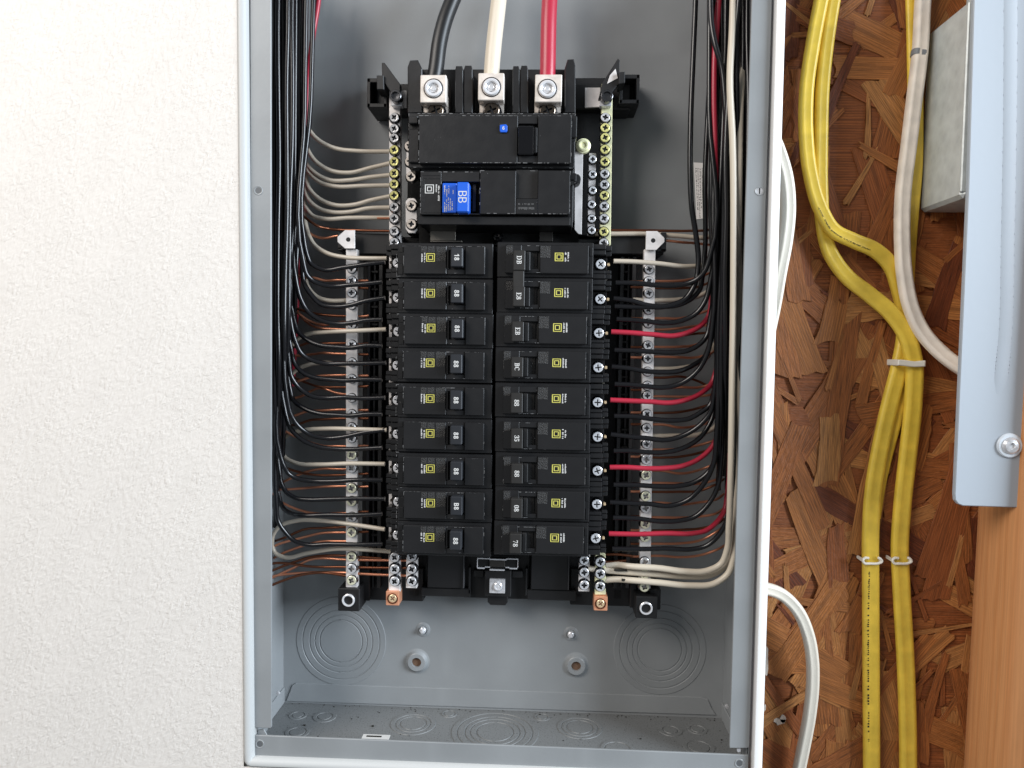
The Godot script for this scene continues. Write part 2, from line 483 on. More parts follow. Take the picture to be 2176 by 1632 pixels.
func drywall():
	var wall := thing("drywall", "white plaster wall with rough trowelled texture left of the open panel", "wall", Vector3(-0.1, 0.28, 0.0))
	# relief: flattened lumps, drawn out along one diagonal by the texture's axes
	var size := 1024
	var a := noise(0.03, 5, 51)
	a.domain_warp_enabled = true; a.domain_warp_amplitude = 22.0; a.domain_warp_frequency = 0.02
	var ia := a.get_seamless_image(size, size)
	var ib := noise(0.07, 3, 53).get_seamless_image(size, size)
	ia.convert(Image.FORMAT_L8); ib.convert(Image.FORMAT_L8)
	var da := ia.get_data()
	var db := ib.get_data()
	var ic := noise(0.006, 2, 59).get_seamless_image(size, size)
	ic.convert(Image.FORMAT_L8)
	var dc := ic.get_data()
	for i in da.size():
		var h := smoothstep(0.36, 0.62, da[i] / 255.0)
		da[i] = int(255.0 * clampf((0.3 * h + 0.3 * da[i] / 255.0 + 0.32 * db[i] / 255.0) * (0.35 + 0.8 * dc[i] / 255.0), 0, 1))
	var im := Image.create_from_data(size, size, false, Image.FORMAT_L8, da)
	im.convert(Image.FORMAT_RGB8)
	im.bump_map_to_normal_map(8.0)
	var w: StandardMaterial3D = M.plaster
	w.normal_enabled = true; w.normal_texture = ImageTexture.create_from_image(im); w.normal_scale = 0.30
	var blotch := noise_tex(noise(0.012, 3, 57), 0.98, 1.0, 1.0, 256)
	w.albedo_texture = blotch
	var m := Mb.new()
	var e := [P(500, -400, 4), P(518, 1629, 4), P(1612, 1668, 4)]
	var x0 := -0.42
	var y0 := -0.22
	var k := Vector3.BACK
	for q in [[Vector3(x0, y0, 0.004), Vector3(e[1].x, y0, 0.004), Vector3(e[1].x, e[1].y, 0.004), Vector3(x0, e[1].y, 0.004)],
			[Vector3(x0, e[1].y, 0.004), Vector3(e[1].x, e[1].y, 0.004), Vector3(e[0].x, e[0].y, 0.004), Vector3(x0, e[0].y, 0.004)],
			[Vector3(e[1].x, y0, 0.004), Vector3(e[2].x, y0, 0.004), Vector3(e[2].x, e[2].y, 0.004), Vector3(e[1].x, e[1].y, 0.004)]]:
		var t := []
		for p in q:
			var d := Vector2((p.x + p.y), (p.y - p.x)) * 0.7071
			t.append(Vector2(d.x / 0.24, d.y / 0.095))
		m.quad_uv(q[0], q[1], q[2], q[3], k, t)
	m.box(Vector3(x0, y0, -0.009), Vector3(e[1].x - 0.001, e[0].y, 0.0035)); m.box(Vector3(x0, y0, -0.009), Vector3(e[2].x, e[1].y - 0.001, 0.0034))
	obj("wall_sheet", m, w, wall)
	# the rounded edge bead round the opening: left, bottom and right
	var lp := path([500, -400, 4, 507, 0, 4, 521, 1600, 4, 522, 1617, 4, 526, 1624, 4, 534, 1627, 4, 1590, 1668, 4])
	var prof := PackedVector2Array([Vector2(-1.0, -10), Vector2(-1.0, 0.2), Vector2(0.5, 0.9), Vector2(2.6, 0.6), Vector2(4.4, -0.7), Vector2(5.6, -3.0), Vector2(6.0, -10)])
	for i in prof.size(): prof[i] *= MM
	m = Mb.new()
	m.tube(lp, 0, 0, flipped(prof))
	obj("edge_bead", m, M.bead, wall)
	m = Mb.new()
	prof = PackedVector2Array([Vector2(-3.2, -14), Vector2(-3.2, -0.6), Vector2(-2.6, 0.3), Vector2(2.4, 0.3), Vector2(3.0, -0.4), Vector2(3.0, -14)])
	for i in prof.size(): prof[i] *= MM
	m.tube(path([1671, -400, 4, 1660, 0, 4, 1636, 816, 4, 1608, 1700, 4]), 0, 0, prof)
	obj("edge_bead", m, M.bead_lit, wall)

func flipped(p: PackedVector2Array) -> PackedVector2Array:
	var q := PackedVector2Array()
	for i in range(p.size() - 1, -1, -1): q.append(Vector2(-p[i].x, p[i].y))
	return q

func grain_tex(s: int, lo: float, hi: float, stretch := 0.12) -> ImageTexture:
	var f := noise(0.05, 4, s)
	var im := Image.create(256, 256, false, Image.FORMAT_RGB8)
	for y in 256:
		for x in 256:
			var wx := x / 256.0 * TAU
			# periodic along x, mirrored across y so that the repeat joins
			var k := f.get_noise_3d(cos(wx) * 40.7 * stretch * 2.5, sin(wx) * 40.7 * stretch * 2.5, absf(128.0 - y) * 2.6)
			var g := lerpf(lo, hi, clampf(0.5 + 0.75 * k, 0, 1))
			im.set_pixel(x, y, Color(g, g * 0.985, g * 0.96))
	return ImageTexture.create_from_image(im)

func timber_tex() -> ImageTexture:      # growth rings drawn out along x, bent round one knot
	var f := noise(0.013, 3, 79)
	var g := noise(0.11, 2, 83)
	var im := Image.create(512, 256, false, Image.FORMAT_RGB8)
	for y in 256:
		for x in 512:
			var d := Vector2((x - 300) / 34.0, (y - 70) / 11.0)
			var near := exp(-d.length_squared() * 0.35)
			var v := absf(128.0 - y) + 16.0 * near * signf(d.y) + 14.0 * f.get_noise_2d(absf(256.0 - x) * 0.22, absf(128.0 - y) * 0.8)
			var ring := pow(0.5 + 0.5 * sin(v * 0.24), 3.0)
			var k := 0.97 - 0.035 * ring + 0.07 * g.get_noise_2d(absf(256.0 - x) * 0.12, absf(128.0 - y) * 2.0)
			if d.length() < 1.0: k *= 0.62 + 0.2 * d.length()
			im.set_pixel(x, y, Color(k, k * (0.97 - 0.03 * ring), k * (0.95 - 0.06 * ring)))
	return ImageTexture.create_from_image(im)

func osb():
	var wall := thing("strand_board_wall", "brown strand board wall of pressed wood flakes behind the cables", "wall", Vector3(0.48, 0.27, -0.097))
	var tones := [Color(0.74, 0.475, 0.25), Color(0.71, 0.44, 0.23), Color(0.77, 0.52, 0.29), Color(0.68, 0.41, 0.21), Color(0.64, 0.37, 0.19), Color(0.79, 0.55, 0.32), Color(0.72, 0.46, 0.24), Color(0.50, 0.26, 0.14)]
	var mats := []
	var g1 := grain_tex(71, 0.58, 1.1)
	var g2 := grain_tex(73, 0.62, 1.1, 0.07)
	var gn := noise_tex(noise(0.05, 3, 75), 0, 1, 1, 256, 3.0)
	for i in tones.size():
		var t := mat(tones[i], 0.6)
		tri_tex(t, g1 if i % 2 else g2, gn, null, Vector3(9, 38, 9), 0.5)
		mats.append(t)
	var m := Mb.new()
	m.box(Vector3(0.30, -0.16, -0.115), Vector3(0.85, 0.80, -0.0972))
	obj("board", m, mats[4], wall)
	var shapes := []
	for k in 20:
		var q := PackedVector2Array()
		var hl := (rng.randf_range(24, 80) if k < 13 else rng.randf_range(14, 40)) * MM
		var hw := (rng.randf_range(5.0, 15.0) if k < 13 else rng.randf_range(1.8, 5.0)) * MM
		var taper := rng.randf_range(0.5, 1.0)
		var bow := rng.randf_range(-0.25, 0.25) * hw
		var lean := rng.randf_range(-0.8, 0.8)
		var lo := []
		var hi := []
		for s in 10:
			var f := s / 9.0
			var w := hw * lerpf(1.0, taper, f)
			lo.append(Vector2(lerpf(-hl, hl, f) - w * lean * 0.5, -w * rng.randf_range(0.88, 1.0) + bow * sin(f * PI)))
			hi.append(Vector2(lerpf(-hl, hl, f) + w * lean * 0.5, w * rng.randf_range(0.88, 1.0) + bow * sin(f * PI)))
		q.append_array(PackedVector2Array(lo))
		for s in 4: q.append(lo[9].lerp(hi[9], (s + 1) / 5.0) + Vector2(rng.randf_range(-2.5, 2.0) * MM, 0))
		hi.reverse()
		q.append_array(PackedVector2Array(hi))
		for s in 4: q.append(hi[9].lerp(lo[0], (s + 1) / 5.0) + Vector2(rng.randf_range(-2.0, 2.5) * MM, 0))
		var b := Mb.new()
		b.prism(q, -0.5 * MM, 0.45 * MM, 0.15 * MM)
		shapes.append(arr(b, Vector3.ZERO))
	for i in 300:
		var o := MeshInstance3D.new()
		o.name = "wood_flake"; o.mesh = shapes[rng.randi() % shapes.size()]
		o.material_override = mats[[0, 0, 1, 1, 2, 3, 3, 4, 4, 5, 6, 7][rng.randi() % 12]]
		var at := Vector3(rng.randf_range(0.372, 0.600), rng.randf_range(-0.085, 0.61), (-96.7 + 2.0 * i / 300.0) * MM)
		o.position = at - wp(wall)
		var turn := rng.randf_range(-0.6, 0.6) + PI / 2 if rng.randf() < 0.5 else rng.randf_range(0, PI)
		o.basis = Basis(Vector3.BACK, turn) * Basis(Vector3.RIGHT, rng.randf_range(-0.014, 0.014)) * Basis(Vector3.UP, rng.randf_range(-0.004, 0.004))
		wall.add_child(o, true)
	# leftovers of white glue or plaster on the board
	for r in [[1626, 1400, 9, 48], [1657, 1534, 13, 11], [1624, 1506, 6, 10], [1663, 1528, 8, 12]]:
		m = Mb.new()
		var poly := []
		for k in 12:
			var a := TAU * k / 12
			var j := rng.randf_range(0.45, 1.1)
			poly.append_array([r[0] + r[2] * j * cos(a), r[1] + r[3] * j * sin(a)])
		pprism(m, poly, -94.2, -96, 0.3)
		obj("plaster_splash", m, M.c_white, wall)
	# the stud at the right, its near side facing the opening
	var stud := thing("wooden_stud", "light brown wooden wall stud below the grey cover plate, at right", "stud", P(2110, 1632, -60))
	var wg: StandardMaterial3D = M.wood
	tri_tex(wg, timber_tex(), gn, null, Vector3(1.7, 11.0, 11.0), 0.1)
	var top := P(2073, 1080, -95)
	var bot := P(2042, 1632, -95)
	m = Mb.new()
	var round_ := PackedVector2Array()
	for k in 32:      # eased corners, worn round
		var ang := TAU * k / 32
		round_.append(Vector2(signf(cos(ang)) * pow(absf(cos(ang)), 0.62) * 45, signf(sin(ang)) * pow(absf(sin(ang)), 0.62) * 44) * MM)
	m.tube(PackedVector3Array([Vector3(-0.5, 0, 0), Vector3(0, 0, 0), Vector3(0.5, 0, 0)]), 0, 0, round_)
	var s := MeshInstance3D.new()
	s.name = "timber"; s.mesh = arr(m, Vector3.ZERO); s.material_override = wg
	s.rotation.z = PI / 2 + atan2(-(top.x - bot.x), top.y - bot.y)
	s.position = (top + bot) / 2 + Vector3(0.0355, 0.1, 0.0445) - wp(stud)
	stud.add_child(s)

# ---------------------------------------------------------------- the cabinet

func flange(pts: Array, parent: Node) -> MeshInstance3D:
	var m := Mb.new()
	pprism(m, pts, 0.0, -1.4, 0.4)
	return obj("flange", m, M.paint, parent)

func hole(parent: Node, px: float, py: float, slot := false):
	var c := P(px, py, 0)
	var m := Mb.new()
	m.lathe(c, [[3.4 * MM, 0.05 * MM], [3.0 * MM, 0.35 * MM], [2.3 * MM, 0.1 * MM], [2.2 * MM, 0.06 * MM]], 24)
	var rim := obj("screw_hole", m, M.paint, parent)
	m = Mb.new()
	m.lathe(c, [[2.25 * MM, 0.07 * MM], [0.0, 0.07 * MM]], 20)
	obj("hole_shade", m, M.zinc if slot else M.hole2, rim)
	if slot:
		m = Mb.new()
		m.box(c + Vector3(-0.4, -2.0, 0.0) * MM, c + Vector3(0.4, 2.0, 0.12) * MM)
		obj("slot", m, M.black2, rim)

func knockout(parent: Node, c: Vector3, radii: Array, x: Vector3, y: Vector3, z: Vector3, paint: Material):
	var m := Mb.new()
	var r0: float = radii[0]
	m.lathe(c, [[r0 * MM, 0.0], [(r0 - 0.35) * MM, 0.5 * MM], [0.0, 0.5 * MM]], 40, x, y, z)
	var ko := obj("knockout", m, paint, parent)
	for i in radii.size() - 1:
		var a: float = radii[i] + 0.6
		var b: float = radii[i + 1]
		m = Mb.new()
		m.lathe(c, [[b * MM, 0.0], [(b - 0.35) * MM, 0.46 * MM], [(a + 0.35) * MM, 0.46 * MM], [a * MM, 0.0]], 48, x, y, z)
		obj("knockout_ring", m, paint, ko)
	# the tabs that hold the rings
	for i in radii.size():
		for s in 2:
			var a := PI / 2 + PI * s + 0.0 if i % 2 == 0 else PI * s
			var e := x * cos(a) + y * sin(a)
			var f := x * -sin(a) + y * cos(a)
			var p: Vector3 = c + e * (radii[i] + 0.3) * MM + z * 0.45 * MM
			m = Mb.new()
			m.quad(p + (e * 0.9 + f * 0.5) * MM, p + (e * 0.9 - f * 0.5) * MM, p + (-e * 0.9 - f * 0.5) * MM, p + (-e * 0.9 + f * 0.5) * MM, z)
			obj("knockout_tab", m, paint, ko)

func cabinet():
	var cab := thing("electrical_cabinet", "open grey steel breaker panel cabinet set into the wall, without its cover", "electrical cabinet", Vector3(0.181, 0.0, -0.075))
	var zb := -0.0747
	var m := Mb.new()
	m.box(Vector3(-0.004, -0.004, zb - 0.0012), Vector3(0.366, 0.75, zb))
	obj("back_panel", m, M.paint, cab)
	m = Mb.new()
	m.box(Vector3(-0.0035, 0.0, zb), Vector3(-0.0015, 0.75, -0.0016))
	obj("side_wall", m, M.paint, cab)
	m = Mb.new()
	m.box(Vector3(0.3608, 0.0, zb), Vector3(0.3622, 0.75, -0.0016))
	obj("side_wall", m, M.paint, cab)
	var fy := 0.0045
	m = Mb.new()
	m.box(Vector3(-0.0015, fy - 0.002, zb), Vector3(0.3608, fy, -0.0016))
	var floor_ := obj("bottom_wall", m, M.dusty_shaded, cab)
	m = Mb.new()
	m.box(Vector3(-0.0015, 0.748, zb), Vector3(0.3608, 0.75, -0.0016))
	obj("top_wall", m, M.paint, cab)
	# upturned edge of the bottom wall that laps over the back
	m = Mb.new()
	pprism(m, [608, 1490, 616, 1470, 621, 1456, 628, 1452, 1490, 1482, 1505, 1487, 1512, 1505, 1522, 1520], -73.6, -74.7, 0.3)
	obj("back_lap", m, M.paint, cab)
	for s in [[-0.0015, 1], [0.3608, -1]]:
		m = Mb.new()
		m.box(Vector3(s[0], fy, zb), Vector3(s[0] + 0.0011 * s[1], fy + 0.013, -0.014), 0.0004)
		obj("side_lap", m, M.paint, cab)
	# flanges
	var f1 := flange([531, -120, 576, -120, 577, 1545, 574, 1548, 534, 1546], cab)
	var f2 := flange([1601, -120, 1644, -120, 1592, 1588, 1588, 1590, 1551, 1590, 1550, 1586], cab)
	var f3 := flange([534, 1562, 1590, 1605, 1590, 1650, 533, 1606], cab)
	hole(f1, 549, 405); hole(f2, 1614, 406, true)
	hole(f3, 552, 1581); hole(f3, 1571, 1622)
	for q in [[530, -120, 534, 1606, 1], [1644, -120, 1590, 1650, -1]]:     # outer rims folded back from the flanges
		var a := P(q[0], q[1], 0)
		var b := P(q[2], q[3], 0)
		m = Mb.new()
		m.prism(PackedVector2Array([Vector2(a.x, a.y), Vector2(a.x + 0.0011 * q[4], a.y), Vector2(b.x + 0.0011 * q[4], b.y), Vector2(b.x, b.y)]), -0.03, -0.0016)
		obj("flange_rim", m, M.paint, cab)
	m = Mb.new()
	pprism(m, [548, 1552, 560, 1549, 568, 1563, 545, 1563], -3.0, -4.0, 0.2)
	obj("corner_tab", m, M.paint, cab)
	# knockouts on the back
	var bx := Vector3.RIGHT
	var by := Vector3.UP
	for c in [[725, 1362], [1402, 1380]]:
		var p := P(c[0], c[1], -74.7)
		knockout(cab, p, [17.5, 21.5, 26, 32, 37.5], bx, by, Vector3.BACK, M.paint)
	# knockouts in the bottom wall: photograph position on the floor plane, radii
	for k in [[633, 1520, [4.5, 7.5]], [690, 1523, [5.5, 9.5]], [632, 1556, [6, 9.5]], [878, 1538, [10, 13.5, 18]], [955, 1517, [4.2, 6.5]], [1052, 1556, [14, 19, 23, 29, 34]], [1152, 1524, [4.2, 6.5]], [1232, 1546, [10, 14, 18]], [1425, 1552, [5.5, 9.5]], [1482, 1550, [5, 8]], [1485, 1588, [8, 12]], [1312, 1592, [9, 13]]]:
		knockout(floor_, floor_point(k[0], k[1], fy), k[2], Vector3.RIGHT, Vector3.FORWARD, Vector3.UP, M.dusty_shaded)
	m = Mb.new()
	for k in 130:
		var fx := rng.randf_range(0.004, 0.355)
		var fz := zb + (0.0015 + 0.006 * rng.randf() * rng.randf() if k < 80 else rng.randf_range(0.005, 0.06))
		var sz := rng.randf_range(0.25, 0.9) * MM * (1.0 if k < 120 else 1.8)
		m.box(Vector3(fx, fy, fz), Vector3(fx + sz, fy + sz * 0.5, fz + sz * rng.randf_range(0.4, 1.0)))
	obj("dust_debris", m, M.ink, cab).set_meta("kind", "stuff")
	# dimples and the studs in them
	for c in [[899, 1338, false], [1213, 1347, false], [886, 1405, true], [1224, 1413, true]]:
		var p := P(c[0], c[1], -74.7)
		m = Mb.new()
		if c[2]:
			m.lathe(p, [[10.6 * MM, 0.0], [9.2 * MM, 0.5 * MM], [7.6 * MM, 2.6 * MM], [7.0 * MM, 3.0 * MM], [4.0 * MM, 3.0 * MM], [3.8 * MM, 1.0 * MM]], 32)
			var d := obj("mounting_dimple", m, M.paint, cab)
			m = Mb.new()
			m.lathe(p, [[3.9 * MM, 0.9 * MM], [0.0, 0.9 * MM]], 20)
			obj("mounting_hole", m, M.dark_wood, d)
		else:
			m.lathe(p, [[6.2 * MM, 0.0], [5.2 * MM, 0.5 * MM], [3.9 * MM, 0.9 * MM], [3.5 * MM, 0.25 * MM], [0.0, 0.25 * MM]], 28)
			var d := obj("stud_dimple", m, M.paint, cab)
			m = Mb.new()
			m.lathe(p, [[2.8 * MM, 0.2 * MM], [2.8 * MM, 2.6 * MM], [2.2 * MM, 3.1 * MM], [1.5 * MM, 3.1 * MM], [1.3 * MM, 5.0 * MM], [0.0, 5.2 * MM]], 6)
			obj("hex_nut", m, M.chrome, d)
	for c in [[590, 1474], [1545, 1502], [1570, 1594]]:
		m = Mb.new()
		m.lathe(P(c[0], c[1], -20 if c[1] < 1550 else -2), [[1.6 * MM, -1 * MM], [1.4 * MM, 0.2 * MM], [0.0, 0.4 * MM]], 12)
		obj("rivet", m, M.zinc, cab)
	# stickers
	var im := sticker(96, 420, 5)
	m = Mb.new()
	var a := P(1474, 345, -74.3)
	var b := P(1504, 463, -74.3)
	var c0 := P(1503, 347, -74.3)
	var d0 := P(1480, 466, -74.3)
	m.quad_uv(a, c0, b, d0, Vector3.BACK, [Vector2(0, 0), Vector2(1, 0), Vector2(1, 1), Vector2(0, 1)])
	m.quad(a - Vector3(0, 0, 0.0003), c0 - Vector3(0, 0, 0.0003), b - Vector3(0, 0, 0.0003), d0 - Vector3(0, 0, 0.0003), Vector3.FORWARD)
	var sm := mat(Color.WHITE, 0.55)
	sm.albedo_texture = im
	tag(obj("warning_sticker", m, sm), "narrow white sticker of fine black print on the cabinet back, at right", "sticker")
	m = Mb.new()
	a = Vector3(0.3603, P(1590, 290, -20).y, -0.012)
	b = Vector3(0.3603, P(1590, 432, -20).y, -0.040)
	m.quad_uv(Vector3(a.x, a.y, b.z), a, Vector3(a.x, b.y, a.z), b, Vector3.LEFT, [Vector2(0, 0), Vector2(1, 0), Vector2(1, 1), Vector2(0, 1)])
	var sm2 := mat(Color.WHITE, 0.55)
	sm2.albedo_texture = sticker(64, 300, 8)
	tag(obj("side_sticker", m, sm2), "white printed sticker inside the right cabinet wall, behind the bundled wires", "sticker")
	m = Mb.new()
	a = P(760, 1566, -4)
	b = P(838, 1572, -4)
	m.box(Vector3(a.x, fy, -0.0035), Vector3(b.x, fy + 0.0098, -0.0027), 0.0001)
	m.box(Vector3(a.x + 0.003, fy + 0.0098, -0.0095), Vector3(b.x - 0.004, fy + 0.0102, -0.0027), 0.0001)
	var lab := obj("bottom_label", m, M.white_ink)
	tag(lab, "small white label strip standing behind the bottom flange of the cabinet", "label")
	m = Mb.new()
	m.box(Vector3(a.x + 0.006, fy + 0.0103, -0.0075), Vector3(b.x - 0.010, fy + 0.01035, -0.0055))
	obj("print", m, M.ink, lab)

func floor_point(px: float, py: float, y: float) -> Vector3:
	var d := RX * ((px - 1088.0) / FOC) + RY * ((816.0 - py) / FOC) - RZ
	return CAM + d * ((y - CAM.y) / d.y)

func sticker(w: int, h: int, cols: int) -> ImageTexture:
	var im := Image.create(w, h, false, Image.FORMAT_RGB8)
	im.fill(Color(0.95, 0.94, 0.93))
	var r := RandomNumberGenerator.new()
	r.seed = w * 31 + h
	for k in cols:
		var x := int(w * (0.12 + 0.78 * k / cols))
		var cw := int(w * 0.5 / cols) + 1
		var y := int(h * 0.1)
		var end := int(h * r.randf_range(0.72, 0.96))
		while y < end:
			var n := r.randi_range(2, 9)
			for q in n:
				im.fill_rect(Rect2i(x + r.randi_range(0, 2), y + q * 3, r.randi_range(2, cw), 2), Color(0.16, 0.16, 0.17))
			y += n * 3 + r.randi_range(3, 6)
	return ImageTexture.create_from_image(im)

# ---------------------------------------------------------------- black base and bars

func base_pan():
	var b := thing("breaker_base", "black moulded plastic base that carries the breakers and bars", "panel base", P(1060, 1270, -70))
	var k: Material = M.black2
	part("pan", b, k, [770, 505, 1345, 1262, -62, -74], 1.0)
	# upper saddle round the main breaker
	part("pan", b, k, [866, 165, 1300, 500, -58, -74], 1.0)
	part("crossbar", b, k, [800, 178, 1340, 232, -48, -72], 0.8)
	part("crossbar", b, k, [738, 496, 850, 540, -42, -72], 0.6)
	part("crossbar", b, k, [1283, 500, 1392, 540, -42, -72], 0.6)
	for r in [[717, 494, 727, 532, -36, -60], [727, 514, 742, 540, -42, -72], [1404, 494, 1416, 534, -36, -60], [1392, 512, 1410, 541, -42, -72], [717, 525, 742, 530, -36, -60], [1396, 528, 1416, 534, -36, -60]]: part("bracket", b, k, r, 0.4)
	# corner boxes beside the lugs: open frames
	for r in [[780, 166, 822, 228], [1316, 158, 1359, 220]]:
		for q in [[r[0], r[1], r[2], r[1] + 9], [r[0], r[3] - 9, r[2], r[3]], [r[0], r[1], r[0] + 7, r[3]], [r[2] - 7, r[1], r[2], r[3]]]: part("corner_box", b, k, [q[0], q[1], q[2], q[3], -38, -73], 0.4)
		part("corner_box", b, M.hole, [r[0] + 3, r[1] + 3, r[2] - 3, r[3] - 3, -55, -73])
	# slanting clips over the bar heads
	var m := Mb.new()
	pprism(m, [811, 133, 817, 133, 850, 178, 850, 205, 838, 208, 812, 168], -26, -32, 0.4)
	pprism(m, [800, 160, 815, 160, 816, 190, 801, 190], -24, -40, 0.4)
	obj("clip", m, k, b)
	m = Mb.new()
	pprism(m, [1313, 124, 1317, 128, 1316, 176, 1285, 215, 1272, 208, 1280, 176], -26, -32, 0.4)
	pprism(m, [1316, 153, 1328, 152, 1328, 176, 1315, 178], -22, -40, 0.4)
	obj("clip", m, k, b)
	for q in [[1308, 146, 1313, 166, 1290, 178, 1296, 160]]:
		m = Mb.new()
		pprism(m, q, -25.4, -26, 0.1)
		obj("clip_plate", m, M.plate, b)
	m = Mb.new()
	pprism(m, [1243, 186, 1276, 186, 1276, 227, 1243, 228], -36, -38, 0.2)
	obj("bar_tab", m, M.plate, b)
	m = Mb.new()
	pprism(m, [853, 192, 864, 192, 864, 228, 856, 228], -38, -40, 0.2)
	obj("bar_tab", m, M.plate, b)
	# ribs between the bars and the breakers
	for r in [[779, 545, 785, 1250, -50, M.rib], [792, 545, 797, 1250, -52, M.black], [803, 545, 811, 1250, -46, M.black2], [1311, 545, 1319, 1250, -46, M.black2], [1326, 545, 1331, 1250, -52, M.black], [1337, 545, 1345, 1250, -50, M.rib]]: part("rib", b, r[5], [r[0], r[1], r[2], r[3], r[4], -66], 0.3)
	var y := 575.0
	while y < 1240:
		for x in [789, 1320]: part("rib_web", b, k, [x, y, x + 14, y + 5, -50, -66], 0.3)
		y += 37.3
	# lower edge of the base
	for r in [[742, 1205, 900, 1276, -56, -73], [895, 1250, 1000, 1268, -50, -73], [985, 1170, 1126, 1272, -56, -73], [1120, 1254, 1225, 1276, -50, -73], [1212, 1210, 1395, 1288, -56, -73]]: part("lower_rim", b, k, r, 0.6)
	for r in [[908, 1175, 985, 1250, -48], [1128, 1178, 1208, 1254, -48]]:
		part("blank_plate", b, M.black, [r[0], r[1], r[2], r[3], r[4], -72], 0.6)
		part("rib", b, M.rib, [r[2] - 1, r[1], r[2] + 1.5, r[3], r[4] + 2, -72], 0.1)
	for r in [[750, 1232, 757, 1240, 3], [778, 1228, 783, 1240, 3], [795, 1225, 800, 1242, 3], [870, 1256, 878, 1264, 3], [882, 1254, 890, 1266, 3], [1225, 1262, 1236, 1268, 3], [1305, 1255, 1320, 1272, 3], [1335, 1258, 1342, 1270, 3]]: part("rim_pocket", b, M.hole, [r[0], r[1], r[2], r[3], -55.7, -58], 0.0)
	# centre post with its silver square, spring clip and tongue
	part("centre_post", b, k, [1030, 1212, 1086, 1268, -44, -72], 0.6)
	m = Mb.new()
	pprism(m, [1036, 1262, 1080, 1262, 1079, 1280, 1074, 1287, 1042, 1286, 1036, 1280], -50, -70, 0.8)
	obj("tongue", m, k, b)
	for r in [[995, 1205, 1000, 1262, -50], [1116, 1208, 1121, 1266, -50], [1006, 1212, 1028, 1226, -50], [1088, 1214, 1110, 1228, -50]]: part("rim_web", b, k, [r[0], r[1], r[2], r[3], r[4], -70], 0.4)
	var sq := part("post_plate", b, M.zinc, [1040, 1231, 1073, 1261, -41, -44], 0.3)
	m = Mb.new()
	m.lathe(P(1058, 1246, -41), [[3.4 * MM, -0.5 * MM], [3.4 * MM, 0.9 * MM], [2.7 * MM, 1.4 * MM], [1.4 * MM, 1.0 * MM], [0.0, 1.3 * MM]], 14)
	obj("post_rivet", m, M.chrome, sq)
	var clip := part("spring_clip", b, M.hole, [1015, 1188, 1100, 1207, -40, -46], 0.5)
	m = Mb.new()
	for r in [[1014, 1186, 1041, 1188.5], [1040, 1188, 1076, 1191], [1075, 1187, 1101, 1189.5], [1014, 1206, 1030, 1209], [1030, 1204, 1041, 1206.5], [1040, 1210, 1072, 1213], [1074, 1205, 1082, 1207.5], [1082, 1207, 1099, 1210], [1013.5, 1187, 1015, 1207], [1099.5, 1188, 1101, 1207]]: pbox(m, r[0], r[1], r[2], r[3], -39, -41, 0.25)
	obj("clip_edge", m, M.chrome, clip)
	part("clip_middle", clip, M.bus2, [1040, 1191, 1073, 1205, -38.6, -41], 0.5)
	# bus bars and posts showing in the dark gap under the main breaker
	var bus := part("bus_bar", b, M.bus, [914, 478, 968, 511, -44, -47], 0.2)
	part("bus_step", bus, M.bus, [914, 511.5, 982, 514, -43, -46], 0.1)
	part("bus_bar", b, M.bus2, [1146, 484, 1175, 513, -44, -47], 0.3)
	m = Mb.new()
	m.lathe(P(1057, 503, -44), [[4.2 * MM, -8 * MM], [4.2 * MM, -1.5 * MM], [3.0 * MM, 0.0], [2.0 * MM, 0.3 * MM], [0.0, -0.6 * MM]], 16)
	obj("post", m, M.gloss, b)
	part("gap_shade", b, M.hole, [890, 470, 1230, 520, -52, -60], 0.2)

